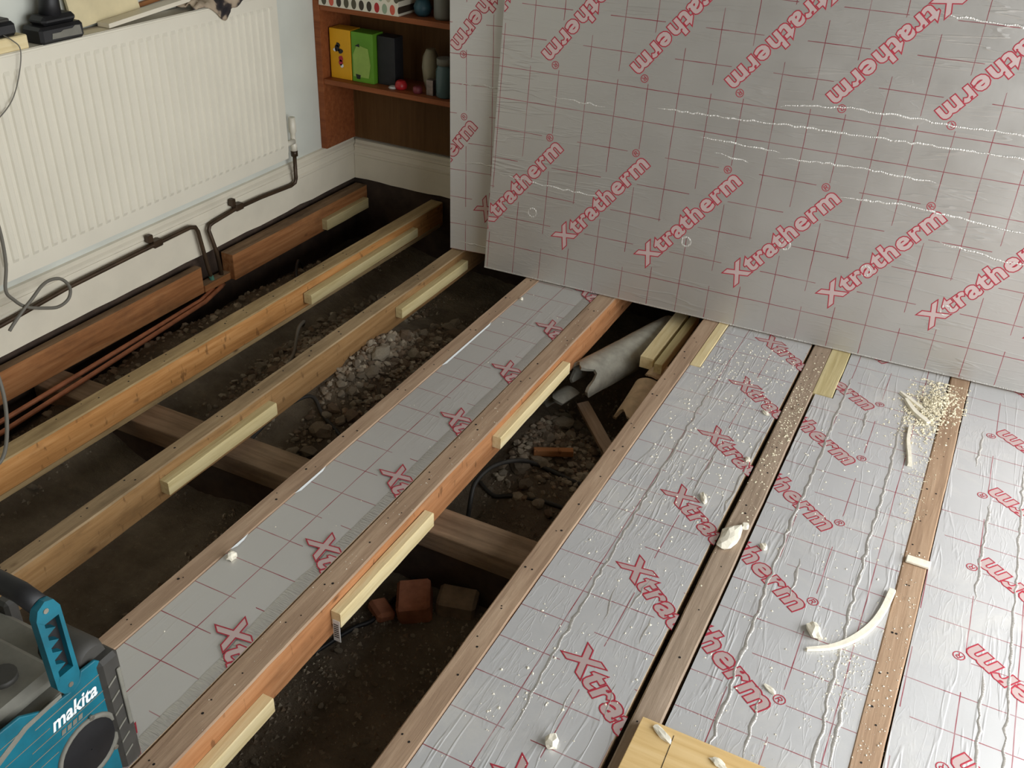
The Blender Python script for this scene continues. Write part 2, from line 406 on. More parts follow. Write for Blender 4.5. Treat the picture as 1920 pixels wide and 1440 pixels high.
joist(-1.673, JA, -1.672, JB, .053, M['j2_side'], M['j2_top'], 'brown bare joist, third from the radiator wall, with a long pale batten', seed=2)
joist(-1.3235, JA, -1.3215, JB, .053, M['j_side'], M['j_top'], 'joist along the left edge of the narrow foil panel', seed=3)
joist(-1.040, JA, -1.050, JB, .064, M['j_side'], M['j_top'], 'thick orange joist with pale battens, along the right edge of the narrow foil panel', seed=4)
joist(-.6745, JA, -.6750, JB, .0545, M['j_side'], M['j_top'], 'pinkish-brown joist on the right of the open trench with the broken pipe', seed=5)
joist(-.299, JA, -.309, JB, .0565, M['j6_top'], M['j6_top'], 'greyish joist carrying the lump of dried foam, between two wide foil panels', seed=6)
joist(.066, JA, .112, JB, .055, M['j7_top'], M['j7_top'], 'rightmost joist, dusted with sawdust at its far end', seed=7)
# sleeper plate under the joists
mb = MB(); mb.box(LX + .03, .54, 1.612, 1.712, -.16, -.1)
tag(mb.build('sleeper_plate', M['plate'], origin=(-.9, 1.66, -.16), bevel=.004), 'dark dusty timber plate running crosswise under the joists', 'timber')
mb = MB(); mb.box(LX + .03, .54, 1.625, 1.70, -.5, -.161)
mb.v = [(x, y, z) for x, y, z in mb.v]
tag(mb.build('sleeper_wall', M['footing'], origin=(-.9, 1.66, -.5)), 'low rough wall under the crosswise timber plate', 'wall')
# ------------------------------------------------------------------ battens
def batten(x0, x1, y0, y1, z0, z1, mat, label, tilt=0, group='pale battens on the joists'):
    mb = MB(); N = 14; rings = []; c = .002
    for i in range(N + 1):
        y = y0 + (y1 - y0) * i / N; dz = tilt * (i / N - .5); e = noise.noise(Vector((x0 * 9, y * 12, z0))) * .0012
        rings.append([(x0, y, z0 + dz), (x0, y, z1 + dz), (x1 - c + e, y, z1 + dz), (x1 + e, y, z1 - c + dz), (x1 + e, y, z0 + dz)])
    n = 5; vs = [v for r in rings for v in r]
    mb.add(vs, [(i * n + k, i * n + (k + 1) % n, (i + 1) * n + (k + 1) % n, (i + 1) * n + k) for i in range(N) for k in range(n)])
    mb.add(rings[0], [tuple(range(n))]); mb.add(rings[-1], [tuple(range(n))])
    return tag(mb.build('batten', mat, origin=((x0 + x1) / 2, (y0 + y1) / 2, z0)), label, 'batten', group)
b4 = batten(-.978, -.953, 1.213, 1.602, -.067, -.027, M['pale'], 'pale yellow batten with a white tag on its near end, on the thick orange joist')
batten(-.980, -.955, 1.962, 2.43, -.060, -.023, M['pale'], 'pale batten near the broken pipe, on the thick orange joist')
batten(-.979, -.953, .60, .985, -.092, -.055, M['pale'], 'pale batten end at the bottom edge, on the thick orange joist beside the radio')
batten(-1.619, -1.592, 1.378, 1.806, -.068, -.030, M['pale2'], 'greenish-yellow batten on the side of the third joist, over the crosswise plate')
batten(-1.618, -1.592, 2.472, 2.93, -.062, -.027, M['pale2'], 'short batten on the third joist beside the leaning boards')
batten(-1.947, -1.915, 2.403, 3.1, -.065, -.030, M['pale2'], 'splintered batten on the far half of the orange bare joist')
batten(-2.310, -2.285, 3.003, 3.3, -.088, -.045, M['pale2'], 'small pale batten in the dark corner, on the joist by the skirting')
batten(-.619, -.588, 2.578, 2.95, -.036, .0005, M['pale'], 'flat pale block at the left corner of the wide foil panel', group='pale packing blocks')
batten(-.2505, -.194, 2.606, 2.95, -.036, .0005, M['pale2'], 'tan block beside the greyish joist, at the foot of the leaning board', group='pale packing blocks')
batten(-.795, -.752, 2.63, 3.0, -.09, -.05, M['pale'], 'loose pale batten lying beside the broken pipe', group='loose offcuts')
batten(-.738, -.712, 2.60, 3.0, -.08, -.045, M['pale2'], 'dark-edged offcut tucked against the joist by the broken pipe', group='loose offcuts')
# white sticker on the batten end
mb = MB(); mb.box(-.9745, -.9565, 1.2115, 1.2125, -.112, -.05)
t_ = mb.build('tag', M['white'], origin=tuple(b4.location)); t_.location = (0, 0, 0); t_.parent = b4; t_['label'] = 'small white printed tag'
mb = MB()
for k in range(7): mb.box(-.972, -.960, 1.2108, 1.2114, -.100 + k * .006, -.0975 + k * .006)
s_o = mb.build('tag_print', M['dgrey'], origin=tuple(b4.location)); s_o.location = (0, 0, 0); s_o.parent = t_
# ------------------------------------------------------------------ words printed on the foil
def text_mesh(body, size, outline, offset=.0, spacing=1.0, xs=1.0):
    cu = bpy.data.curves.new('txt', 'FONT'); cu.body = body; cu.size = size; cu.offset = offset; cu.space_character = spacing; cu.resolution_u = 3
    o = bpy.data.objects.new('txt', cu); col.objects.link(o)
    out = []
    for mode in (0, 1):
        if mode == 0: cu.fill_mode = 'FRONT'; cu.bevel_depth = 0
        else: cu.fill_mode = 'NONE'; cu.bevel_depth = outline; cu.bevel_resolution = 0
        if mode == 1 and not outline: out.append(([], [])); continue
        bpy.context.view_layer.update()
        ev = o.evaluated_get(bpy.context.evaluated_depsgraph_get()); me = ev.to_mesh()
        out.append(([tuple(v.co) for v in me.vertices], [tuple(p.vertices) for p in me.polygons])); ev.to_mesh_clear()
    bpy.data.objects.remove(o)
    vv = out[0][0] + out[1][0]
    mnx = min(v[0] for v in vv); mxx = max(v[0] for v in vv)
    return out, mnx, mxx
(wf, wo), wmn, wmx = text_mesh('Xtratherm', .0765, .0014, .0038, 1.1)
(rf, ro), rmn, rmx = text_mesh('\u00ae', .034, .0, .0)
WS = .434 / (wmx - wmn)
def word_geo():
    mb = MB()
    mb.add([((x - wmn) * WS, y, .0003) for x, y, z in wf[0]], wf[1], 1)
    mb.add([((x - wmn) * WS, y, .0006 + max(-.0002, min(.0003, z * .2))) for x, y, z in wo[0]], wo[1], 0)
    mb.add([((x - rmn) + .412, y + .046, .0006) for x, y, z in rf[0]], rf[1], 0)
    return mb
WORD = word_geo()
def put_words(board, spots, clip, zt):
    """spots: (s, t, flipped); clip: s0, s1, t0, t1 in the sheet's own frame"""
    cache = {}
    for (s, t, fl) in spots:
        a = math.radians(51.6 + (180 if fl else 0))
        Mx = Matrix.Translation((s, t, zt)) @ Matrix.Rotation(a, 4, 'Z')
        bm = bmesh.new(); me = bpy.data.meshes.new('lettering')
        me.from_pydata(WORD.v, [], WORD.f)
        for p, mi in zip(me.polygons, WORD.m): p.material_index = mi
        me.transform(Mx); bm.from_mesh(me)
        xs = [v.co.x for v in bm.verts]; ys = [v.co.y for v in bm.verts]
        if max(xs) < clip[0] or min(xs) > clip[1] or max(ys) < clip[2] or min(ys) > clip[3]: bm.free(); continue
        for co, no in (((clip[0], 0, 0), (-1, 0, 0)), ((clip[1], 0, 0), (1, 0, 0)), ((0, clip[2], 0), (0, -1, 0)), ((0, clip[3], 0), (0, 1, 0))):
            g = bm.verts[:] + bm.edges[:] + bm.faces[:]
            bmesh.ops.bisect_plane(bm, geom=g, plane_co=co, plane_no=no, clear_outer=True)
        if not bm.faces: bm.free(); continue
        bm.to_mesh(me); bm.free(); me.materials.append(M['red']); me.materials.append(M['fill'])
        o = bpy.data.objects.new('lettering', me); col.objects.link(o); o.parent = board
        o['label'] = 'slanting outlined red word on the foil'
# ------------------------------------------------------------------ leaning boards
def lean_board(p0, ang, s0, s1, hgt, thick, label, foil, roll=0):
    """front face holds local x = s, y = t; local z points out of the front face"""
    U = Vector((.99929912, .0374334, 0)); n0 = Vector((-U.y, U.x, 0)); a = math.radians(ang)
    T = n0 * math.sin(a) + Vector((0, 0, math.cos(a))); r_ = math.radians(roll)
    U, T = U * math.cos(r_) + T * math.sin(r_), T * math.cos(r_) - U * math.sin(r_); Nn = U.cross(T)
    p0 = Vector(p0) - U * s0
    mb = MB()
    # front skin with a very slight bow, foam core, back skin
    mb.prism([(s0, 0), (s1, 0), (s1, hgt), (s0, hgt)], -thick, 0, 1, top=0, bot=0)
    o = mb.build('insulation_board', [foil, M['foam']])
    R3 = Matrix((U, T, Nn)).transposed().to_4x4()
    o.matrix_world = Matrix.Translation(Vector(p0)) @ R3
    tag(o, label, 'insulation board', 'leaning insulation boards')
    return o
zlift = .004
fb = lean_board((-1.4831, 2.8524, zlift), 6.1, 0, 2.4, 1.2, .026, 'large foil-faced insulation board printed in red, leaning in front of the other', M['foil_main'])
put_words(fb, [(.284 + .3 * k, .129, 0) for k in range(-2, 8)] + [(.114 + .3 * k, 1.098, 1) for k in range(0, 9)], (0.002, 2.398, .002, 1.198), 0)
bb = lean_board((-1.672, 2.936, zlift), 3.5, -.153, 1.2, 1.2, .04, 'foil-faced insulation board showing as a narrow strip behind the large leaning one', M['foil_smooth'], roll=2.4)
put_words(bb, [(.284 + .3 * k, .122, 0) for k in (-2, -1)] + [(.116 + .3 * k, 1.068, 1) for k in (-1, 0, 1)], (-.151, .25, .002, 1.198), 0)
# rims of folded foil on the front board's bottom edge
mb = MB(); mb.box(0.0, 2.4, -.0002, .004, -.0, .0012)
o = mb.build('foil_lip', M['tape'], parent=fb)
# round press marks in the foil
for (s, t) in ((.165, .235), (.71, .245), (1.27, .27), (1.52, .20), (1.02, .30)):
    mb = MB(); n = 20; R_ = .018
    for rr, zz, r2, z2 in ((R_, 0.0002, R_ - .003, .0007), (R_ - .003, .0007, R_ - .006, .0002)):
        vs = [(s + rr * math.cos(2 * math.pi * k / n), t + rr * math.sin(2 * math.pi * k / n), zz) for k in range(n)] + [(s + r2 * math.cos(2 * math.pi * k / n), t + r2 * math.sin(2 * math.pi * k / n), z2) for k in range(n)]
        mb.add(vs, [(k, (k + 1) % n, n + (k + 1) % n, n + k) for k in range(n)], 0, True)
    mb.build('press_mark', M['tape'], parent=fb, fix=False)
# creases: raised zigzag folds
def crease(board, pts, wd=.0032, h=.0017, mat=None, zt=0, name='foil_crease'):
    mb = MB(); P = []
    rnd = random.Random(int(pts[0][0] * 1000) + 3)
    for i in range(len(pts) - 1):
        (ax, ay), (bx, by) = pts[i], pts[i + 1]; L = math.hypot(bx - ax, by - ay); n = max(2, int(L / .018))
        for k in range(n):
            t = k / n; P.append((ax + (bx - ax) * t + rnd.uniform(-.002, .002), ay + (by - ay) * t + rnd.uniform(-.0035, .0035)))
    P.append(pts[-1]); vs = []; N = len(P)
    for i, (x, y) in enumerate(P):
        x2, y2 = P[min(i + 1, N - 1)]; x1_, y1_ = P[max(i - 1, 0)]; L = math.hypot(x2 - x1_, y2 - y1_) or 1
        nx_, ny_ = -(y2 - y1_) / L, (x2 - x1_) / L; e = min(1, i / 3, (N - 1 - i) / 3); q = wd * (.6 + .6 * rnd.random()) * (.2 + .8 * e)
        vs += [(x - nx_ * q, y - ny_ * q, zt + .0001), (x + nx_ * q * .15, y + ny_ * q * .15, zt + .0003 + h * e * (.6 + .4 * rnd.random())), (x + nx_ * q * .9, y + ny_ * q * .9, zt + .0001)]
    mb.add(vs, [(3 * i + k, 3 * i + k + 1, 3 * i + k + 4, 3 * i + k + 3) for i in range(N - 1) for k in range(2)], 0, True)
    return mb.build(name, mat or M['tape'], parent=board, fix=False)
for pts in ([(.55, .648), (.85, .655), (1.12, .662), (1.45, .668), (1.8, .675)], [(.92, .71), (1.1, .735), (1.4, .73), (1.75, .735)], [(.95, .56), (1.15, .572), (1.4, .565)],
            [(1.15, .475), (1.35, .488), (1.6, .47), (1.9, .47)], [(.03, .345), (.25, .335), (.42, .335)], [(1.30, 1.01), (1.6, 1.0), (1.9, 1.02)], [(.2, .63), (.38, .625)], [(1.45, .40), (1.62, .38), (1.9, .385)], [(.75, .545), (.86, .53)], [(.7, .585), (.95, .575)]):
    crease(fb, pts)
for pts in ([(-.127, .03), (.02, .028), (.15, .032)], [(-.12, .33), (.14, .335)], [(-.13, .60), (.15, .605)]): crease(bb, pts, .003, .0016)
# ------------------------------------------------------------------ floor panels: the same sheet turned so that s runs towards the camera
GS = 1.0190
def floor_panel(anchor, poly, label, spots_low, spots_up, foil, zt=-.002, th=.024, zw=0):
    """poly in world xy; anchor = world xy of the baseline start of one low-row word"""
    c = (anchor[0] - .129 * GS, anchor[1] + .284 * GS)
    loc = lambda x, y: ((c[1] - y) / GS, (x - c[0]) / GS)
    pl = [loc(x, y) for x, y in poly]
    ar = sum(pl[i][0] * pl[(i + 1) % len(pl)][1] - pl[(i + 1) % len(pl)][0] * pl[i][1] for i in range(len(pl)))
    if ar < 0: pl.reverse()
    mb = MB(); mb.prism(pl, -th, 0, 1, top=0, bot=0)
    o = mb.build('insulation_slab', [foil, M['foam']])
    o.matrix_world = Matrix.Translation((c[0], c[1], zt)) @ Matrix.Rotation(math.radians(-90), 4, 'Z') @ Matrix.Scale(GS, 4)
    tag(o, label, 'insulation panel', 'foil panels between the joists')
    ss = [p[0] for p in pl]; ts = [p[1] for p in pl]
    clip = (min(ss) + .001, max(ss) - .001, min(ts) + .001, max(ts) - .001)
    lw = [(.284 + .3 * k, .129, 0) for k in spots_low] + [(*loc(*p), 1) for p in spots_up]
    put_words(o, lw, clip, zw)
    return o, loc
Y0, Y1 = .12, 3.02
pA, lA = floor_panel((-1.143, 1.354), [(-1.2685, Y0), (-1.0445, Y0), (-1.0505, Y1), (-1.2685, Y1)], 'narrow smooth foil panel between two joists, nearest the radio', range(-6, 6), [], M['foil_smooth'], zw=.0026)
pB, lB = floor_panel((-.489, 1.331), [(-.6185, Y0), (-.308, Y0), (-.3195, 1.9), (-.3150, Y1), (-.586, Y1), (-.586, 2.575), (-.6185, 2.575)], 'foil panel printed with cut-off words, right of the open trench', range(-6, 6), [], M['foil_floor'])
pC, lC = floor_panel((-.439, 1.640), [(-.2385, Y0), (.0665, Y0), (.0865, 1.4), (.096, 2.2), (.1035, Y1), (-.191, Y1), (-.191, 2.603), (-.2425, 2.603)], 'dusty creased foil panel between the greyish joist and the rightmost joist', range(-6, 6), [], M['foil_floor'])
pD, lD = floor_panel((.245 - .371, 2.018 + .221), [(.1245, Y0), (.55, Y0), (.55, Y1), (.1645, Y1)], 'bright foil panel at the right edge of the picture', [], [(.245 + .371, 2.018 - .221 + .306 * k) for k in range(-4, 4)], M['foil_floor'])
# strip of silver tape along the right edge of the narrow panel
mb = MB(); vs = []; N = 80
for i in range(N + 1):
    y = .13 + (2.83 - .13) * i / N; xr = -1.0447 - .0048 * (y - .12) / 2.78; k = .03 + .01 * noise.noise(Vector((y * 3, 0, 0))) + .003 * noise.noise(Vector((y * 20, 0, 3)))
    for q in range(5): vs.append((xr - k * (1 - q / 4), y, -.0014 + (.0008 + .0014 * noise.noise(Vector((q * 2.3, y * 30, 1)))) * (0 < q < 4)))
vs = [(*lA(x, y), z + .002) for x, y, z in vs]
mb.add(vs, [(i * 5 + k, i * 5 + k + 1, (i + 1) * 5 + k + 1, (i + 1) * 5 + k) for i in range(N) for k in range(4)], 0, True)
mb.build('tape_strip', M['tape'], parent=pA, fix=False)
for (ya, yb) in ((2.18, 2.50), (1.47, 1.60), (1.235, 1.30)):
    mb = MB(); mb.add([(*lA(x, y), .0012 + .002 * q) for x, y, q in ((-1.2684, ya, 1), (-1.2684, yb, 1), (-1.2640, yb - .02, 0), (-1.2630, ya + .02, 0))], [(0, 1, 2, 3)])
    mb.build('lifted_foil_edge', M['white'], parent=pA, fix=False)
def wcrease(board, loc, pts, **k): return crease(board, [loc(*p) for p in pts], **k)
for pts in ([(-.52, 2.5), (-.515, 2.0), (-.505, 1.5), (-.49, 1.1)], [(-.415, 2.2), (-.412, 1.95)], [(-.325, 2.3), (-.325, 1.9)], [(-.46, 1.55), (-.445, 1.45)], [(-.36, 1.3), (-.345, 1.2)], [(-.40, 1.62), (-.41, 1.5)], [(-.43, 1.25), (-.425, 1.15)], [(-.36, 1.5), (-.355, 1.42)]):
    wcrease(pB, lB, pts, wd=.0035, h=.002)
for pts in ([(-.165, 2.75), (-.165, 2.3), (-.168, 1.9), (-.160, 1.5), (-.150, 1.22)], [(.005, 2.75), (.01, 2.4), (.012, 2.0), (.018, 1.6), (.03, 1.25)], [(-.09, 2.6), (-.085, 2.45)], [(-.12, 1.85), (-.11, 1.7)], [(-.10, 1.42), (-.09, 1.25)], [(.05, 1.5), (.055, 1.3)]):
    wcrease(pC, lC, pts, wd=.0045, h=.0026)
for pts in ([(.33, 2.5), (.335, 2.0), (.34, 1.5), (.33, 1.1)], [(.26, 2.3), (.255, 1.9)], [(.22, 2.65), (.215, 2.45)], [(.29, 1.7), (.295, 1.4)]):
    wcrease(pD, lD, pts, wd=.004, h=.0022)
wcrease(pA, lA, [(-1.16, 2.6), (-1.163, 2.2)], wd=.002, h=.001)
# ------------------------------------------------------------------ radiator
RY0, RY1, RZ0, RZ1, RXF = .9, 2.815, .265, .85, -2.30
rad = empty('radiator', (-2.335, (RY0 + RY1) / 2, RZ0), 'cream ribbed panel radiator on the left wall', 'radiator')
def rb(mb, name, mat, bevel=0, fix=True, parent=None):
    o = mb.build(name, mat, origin=tuple(rad.location), bevel=bevel, fix=fix); o.location = (0, 0, 0); o.parent = parent or rad; return o
mb = MB(); P_ = .0333; ys = []
y = RY1; ys = [RY0, RY0 + .018]
npitch = int((RY1 - RY0 - .04) / P_)
y = RY1 - .022 - npitch * P_
for k in range(npitch):
    for q, d in ((0, 0), (.30, 0), (.42, 1), (.86, 1), (.98, 0)): ys.append((y + (k + q) * P_, d))
ys = [(RY0, 0), (RY0 + .01, 0)] + [q for q in ys if isinstance(q, tuple)] + [(RY1 - .012, 0), (RY1, 0)]
zs = [(RZ0, 0), (RZ0 + .03, 0), (RZ0 + .045, .05), (RZ0 + .055, 1), (RZ1 - .052, 1), (RZ1 - .042, .05), (RZ1 - .03, 0), (RZ1 - .008, 0), (RZ1, -.6)]
vs = [(RXF + .0045 * d * max(m_, 0) - (.006 if m_ < 0 else 0), y, z) for z, m_ in zs for y, d in ys]; n = len(ys)
mb.add(vs, [(j * n + i, j * n + i + 1, (j + 1) * n + i + 1, (j + 1) * n + i) for j in range(len(zs) - 1) for i in range(n - 1)], 0, False)
mb.box(RXF - .012, RXF - .001, RY0, RY1, RZ0, RZ1 - .002)
rb(mb, 'front_panel', M['paint'])
mb = MB(); mb.box(-2.372, -2.362, RY0, RY1, RZ0 + .01, RZ1 - .002); rb(mb, 'rear_panel', M['paint'])
mb = MB(); mb.box(-2.373, RXF - .010, RY0 + .004, RY1 - .004, RZ1 - .012, RZ1 - .001)
rb(mb, 'top_grille', M['paint'])
mb = MB(); mb.box(-2.372, RXF - .002, RY1, RY1 + .006, RZ0 + .02, RZ1 - .006); rb(mb, 'side_cover', M['paint'])
mb = MB()
for y in (2.10, 1.3): mb = MB(); mb.box(-2.389, -2.37, y, y + .03, RZ0 + .02, RZ0 + .12); rb(mb, 'wall_bracket', M['paint'])
# valve on the far end
vo = MB(); vo.tube([(-2.34, RY1 + .004, .30), (-2.34, RY1 + .085, .30)], .011, 10); rb(vo, 'valve_tail', M['paint'])
vv = MB(); vv.tube([(-2.345, 2.905, .262), (-2.345, 2.905, .285), (-2.345, 2.905, .29), (-2.345, 2.905, .33), (-2.345, 2.905, .335), (-2.345, 2.905, .39)], .012, 12, rs=[.013, .013, .010, .010, .0145, .0125])
vb = rb(vv, 'valve_body', M['paint'])
vv = MB(); vv.tube([(-2.345, 2.905, .240), (-2.345, 2.905, .262)], .0135, 6); rb(vv, 'valve_nut', M['pipe'], parent=vb)
# heating pipes
def pipe(name, pts, r, mat, label, cat='pipe', n=10, spl=None, group=None):
    mb = MB(); mb.tube(spline(pts, spl) if spl else pts, r, n)
    return tag(mb.build(name, mat, origin=tuple(pts[0])), label, cat, group)
pr = pipe('heating_pipe', [(-2.345, 2.905, .239), (-2.347, 2.905, .15), (-2.349, 2.900, .134), (-2.352, 2.88, .128), (-2.352, 2.70, .138), (-2.352, 2.56, .140), (-2.352, 2.44, .130), (-2.352, 2.418, .125), (-2.350, 2.408, .110), (-2.347, 2.43, .02), (-2.344, 2.443, -.108)], .0078, M['pipe'], 'dark pipe dropping from the radiator valve and running back along the skirting')
pl_ = pipe('heating_pipe', [(-2.352, .6, .085), (-2.352, 1.56, .125), (-2.352, 1.79, .142), (-2.352, 2.10, .148), (-2.352, 2.325, .150), (-2.351, 2.348, .143), (-2.349, 2.356, .125), (-2.347, 2.380, -.03), (-2.344, 2.398, -.112)], .0078, M['pipe'], 'dark pipe running low on the skirting below the radiator')
for par, yy, zz in ((pr, 2.575, .142), (pl_, 2.17, .149)):
    mb = MB(); mb.cbox(-2.3695, -2.343, yy - .02, yy + .02, zz - .012, zz + .012, .003); mb.cbox(-2.3695, -2.35, yy - .035, yy - .012, zz + .010, zz + .036, .003)
    o = mb.build('pipe_clip', M['pipe'], origin=tuple(par.location), fix=False); o.location = (0, 0, 0); o.parent = par
mb = MB(); mb.tube([(-2.3465, 2.386, -.055), (-2.3445, 2.396, -.104)], .0085, 10); o = mb.build('verdigris_joint', M['verdi'], origin=tuple(pl_.location)); o.location = (0, 0, 0); o.parent = pl_
pipe('copper_pipe', [(-2.344, 2.398, -.114), (-2.335, 2.375, -.105), (-2.295, 2.27, -.092), (-2.2555, 1.4134, -.092), (-2.235, .6, -.092)], .0075, M['copper'], 'copper pipe in the trench by the wall, nearer the skirting', group='twin copper pipes')
pipe('copper_pipe', [(-2.344, 2.443, -.110), (-2.325, 2.405, -.105), (-2.275, 2.27, -.092), (-2.209, 1.377, -.092), (-2.175, .6, -.092)], .0075, M['copper'], 'copper pipe in the trench by the wall, nearer the orange joist', group='twin copper pipes')
# cables at the left edge
pipe('grey_cable', [(-2.275, 1.56, .55), (-2.275, 1.572, .43), (-2.275, 1.565, .33), (-2.275, 1.545, .26), (-2.276, 1.563, .222), (-2.278, 1.595, .186), (-2.28, 1.655, .155), (-2.28, 1.70, .140), (-2.28, 1.738, .150), (-2.28, 1.750, .182), (-2.28, 1.728, .217), (-2.28, 1.693, .229), (-2.272, 1.655, .228), (-2.268, 1.615, .208), (-2.268, 1.575, .185), (-2.268, 1.535, .158), (-2.27, 1.522, .145)], .0048, M['cable'], 'thick grey cable looped in front of the radiator pipe', 'cable', spl=5)
pipe('grey_cable', [(-1.985, 1.24, .42), (-1.975, 1.26, .28), (-1.962, 1.256, .155), (-1.955, 1.215, .034), (-1.962, 1.15, -.01), (-1.97, 1.05, -.11), (-1.93, .95, -.25)], .0048, M['cable'], 'grey cable hanging at the left edge over the orange joist', 'cable', spl=6)
pipe('thin_wire', [(-2.31, 1.74, .893), (-2.295, 1.752, .880), (-2.285, 1.762, .857), (-2.287, 1.745, .80), (-2.287, 1.706, .739), (-2.287, 1.644, .698), (-2.29, 1.55, .66), (-2.29, 1.45, .60)], .0016, M['cable'], 'thin wire trailing from the small black tool down over the radiator', 'wire', n=6, spl=6)
# ------------------------------------------------------------------ things on top of the radiator
zt = RZ1 - .001
mb = MB(); mb.cbox(-2.372, -2.306, 1.60, 1.808, zt, zt + .036, .003)
tag(mb.build('timber_block', M['pale'], origin=(-2.34, 1.7, zt)), 'pale timber block on top of the radiator at the left edge', 'block')
bt = empty('small_tool', (-2.34, 1.72, zt + .036), 'small black tool lying on the timber block', 'tool')
def sub(mb, name, mat, par, bevel=0, fix=True, top=None):
    root = top or par
    o = mb.build(name, mat, origin=tuple(root.matrix_world.translation) if False else tuple(root.location), bevel=bevel, fix=fix); o.location = (0, 0, 0); o.parent = par; return o
mb = MB(); mb.cbox(-2.365, -2.312, 1.62, 1.787, zt + .0362, zt + .072, .008); sub(mb, 'body', M['black'], bt)
mb = MB(); mb.cbox(-2.360, -2.318, 1.66, 1.775, zt + .0715, zt + .080, .003); sub(mb, 'lid', M['dgrey'], bt)
# cordless drill standing on its battery
dr = empty('cordless_drill', (-2.335, 1.915, zt), 'black cordless drill standing on its battery pack on the radiator', 'drill')
mb = MB(); mb.cbox(-2.372, -2.296, 1.842, 1.988, zt + .0002, zt + .044, .008); bat = sub(mb, 'battery', M['black'], dr)
mb = MB(); mb.prism([(1.875, zt + .012), (1.975, zt + .010), (1.972, zt + .034), (1.955, zt + .036), (1.945, zt + .030), (1.915, zt + .030), (1.905, zt + .026), (1.878, zt + .026)], 0, .0012, M=Matrix(((0, 0, 1, -2.296), (1, 0, 0, 0), (0, 1, 0, 0), (0, 0, 0, 1))))
sub(mb, 'battery_label', M['lgrey'], bat, top=dr)
mb = MB(); mb.cbox(-2.366, -2.302, 1.862, 1.975, zt + .043, zt + .068, .010); sub(mb, 'foot', M['black'], dr)
mb = MB(); mb.tube([(-2.335, 1.915, zt + .06), (-2.335, 1.92, zt + .10), (-2.335, 1.925, zt + .17)], .024, 12, rs=[.030, .026, .027]); sub(mb, 'grip', M['black'], dr)
mb = MB(); mb.tube([(-2.335, 1.85, zt + .20), (-2.335, 1.99, zt + .20)], .032, 14); hd = sub(mb, 'motor_housing', M['teal'], dr)
mb = MB(); mb.tube([(-2.335, 1.991, zt + .20), (-2.335, 2.01, zt + .20), (-2.335, 2.04, zt + .20)], .02, 14, rs=[.026, .022, .016]); sub(mb, 'chuck', M['black'], hd, top=dr)
# cream board and mouldings lying along the sill
mb = MB()
mb.prism([(2.01, zt + .004), (2.262, zt + .026), (2.235, zt + .15), (1.99, zt + .15)], 0, .009, M=Matrix(((0, 0, 1, -2.372), (1, 0, 0, 0), (0, 1, 0, 0), (0, 0, 0, 1))))
tag(mb.build('cream_board', plain('cream_board', (214, 200, 160), .7, var=.1, vs=12), origin=(-2.37, 2.12, zt)), 'cream offcut board propped against the wall behind the drill', 'board')
def sloped_strip(y0, z0, y1, z1, x0, x1, th, mat, name, label, cat):
    mb = MB(); mb.prism([(y0, z0), (y1, z1), (y1, z1 + th), (y0, z0 + th)], x0, x1, M=Matrix(((0, 0, 1, 0), (1, 0, 0, 0), (0, 1, 0, 0), (0, 0, 0, 1))))
    return tag(mb.build(name, mat, origin=((x0 + x1) / 2, y0, z0)), label, cat)
sloped_strip(2.09, zt + .002, 2.47, zt + .030, -2.360, -2.315, .012, M['skirt'], 'moulding_strip', 'white painted moulding strip resting aslant on the radiator', 'moulding')
sloped_strip(2.06, zt + .004, 2.60, zt + .055, -2.385, -2.374, .012, M['j0_side'], 'brown_strip', 'thin dark brown timber strip behind the white moulding', 'timber')
# crumpled cloth glove hanging over the radiator edge
def cloth():
    mb = MB(); nu, nv = 22, 12; vs = []
    for j in range(nv + 1):
        for i in range(nu + 1):
            u, v = i / nu, j / nv
            y = 2.40 + .24 * u + .02 * noise.noise(Vector((u * 3, v * 2, 0)))
            hang = .055 * math.exp(-((u - .55) / .17) ** 2) + .02 * math.exp(-((u - .85) / .1) ** 2)
            q = v * (.075 + hang)
            if q < .07: x, z = -2.366 + q, zt + .012 + .03 * abs(noise.noise(Vector((u * 7, v * 5, 3)))) + .02 * math.sin(u * 9) ** 2 * (1 - v)
            else: x, z = -2.296 + .006 * math.sin(u * 30), zt + .012 - (q - .07)
            if q >= .07: x = max(x, -2.293)
            vs.append((x, y + .018 * (v - .5), z))
    mb.add(vs, [(j * (nu + 1) + i, j * (nu + 1) + i + 1, (j + 1) * (nu + 1) + i + 1, (j + 1) * (nu + 1) + i) for j in range(nv) for i in range(nu)], 0, True)
    m, nt, b = newmat('glove_cloth'); b.inputs['Roughness'].default_value = .95
    v = coords(nt); f = tnoise(nt, v, 14, 2); nt.links.new(ramp(nt, f, [(.40, srgb(34, 30, 34)), (.48, srgb(60, 52, 50)), (.53, srgb(170, 152, 130)), (.7, srgb(188, 172, 148))]), b.inputs['Base Color'])
    o = mb.build('work_glove', m, origin=(-2.33, 2.52, zt), fix=False); md = o.modifiers.new('thick', 'SOLIDIFY'); md.thickness = .004; md.offset = 1
    return tag(o, 'crumpled dark and beige work glove hanging over the radiator edge', 'glove')
cloth()
# ------------------------------------------------------------------ bookcase in the alcove
bc = empty('bookcase', (-1.75, 3.25, .2), 'reddish-brown wooden bookcase built into the alcove', 'bookcase')
CF, CBk, CR = 3.135, 3.345, -1.0
def case(a, name, mat='case', bevel=.0015): mb = MB(); mb.box(*a); return sub(mb, name, M[mat], bc, bevel=bevel)
case((LX + .001, LX + .029, CF, CBk, .201, 2.1), 'side_panel'); case((CR, CR + .03, CF, CBk, .201, 2.1), 'side_panel')
case((LX + .029, CR, CBk - .012, CBk, .201, 2.1), 'back_panel', 'caseback', 0)
for z in (.461, .737, 1.02, 1.3, 1.6, 1.9): case((LX + .0295, CR - .0005, CF + .004, CBk - .013, z, z + .02), 'shelf')
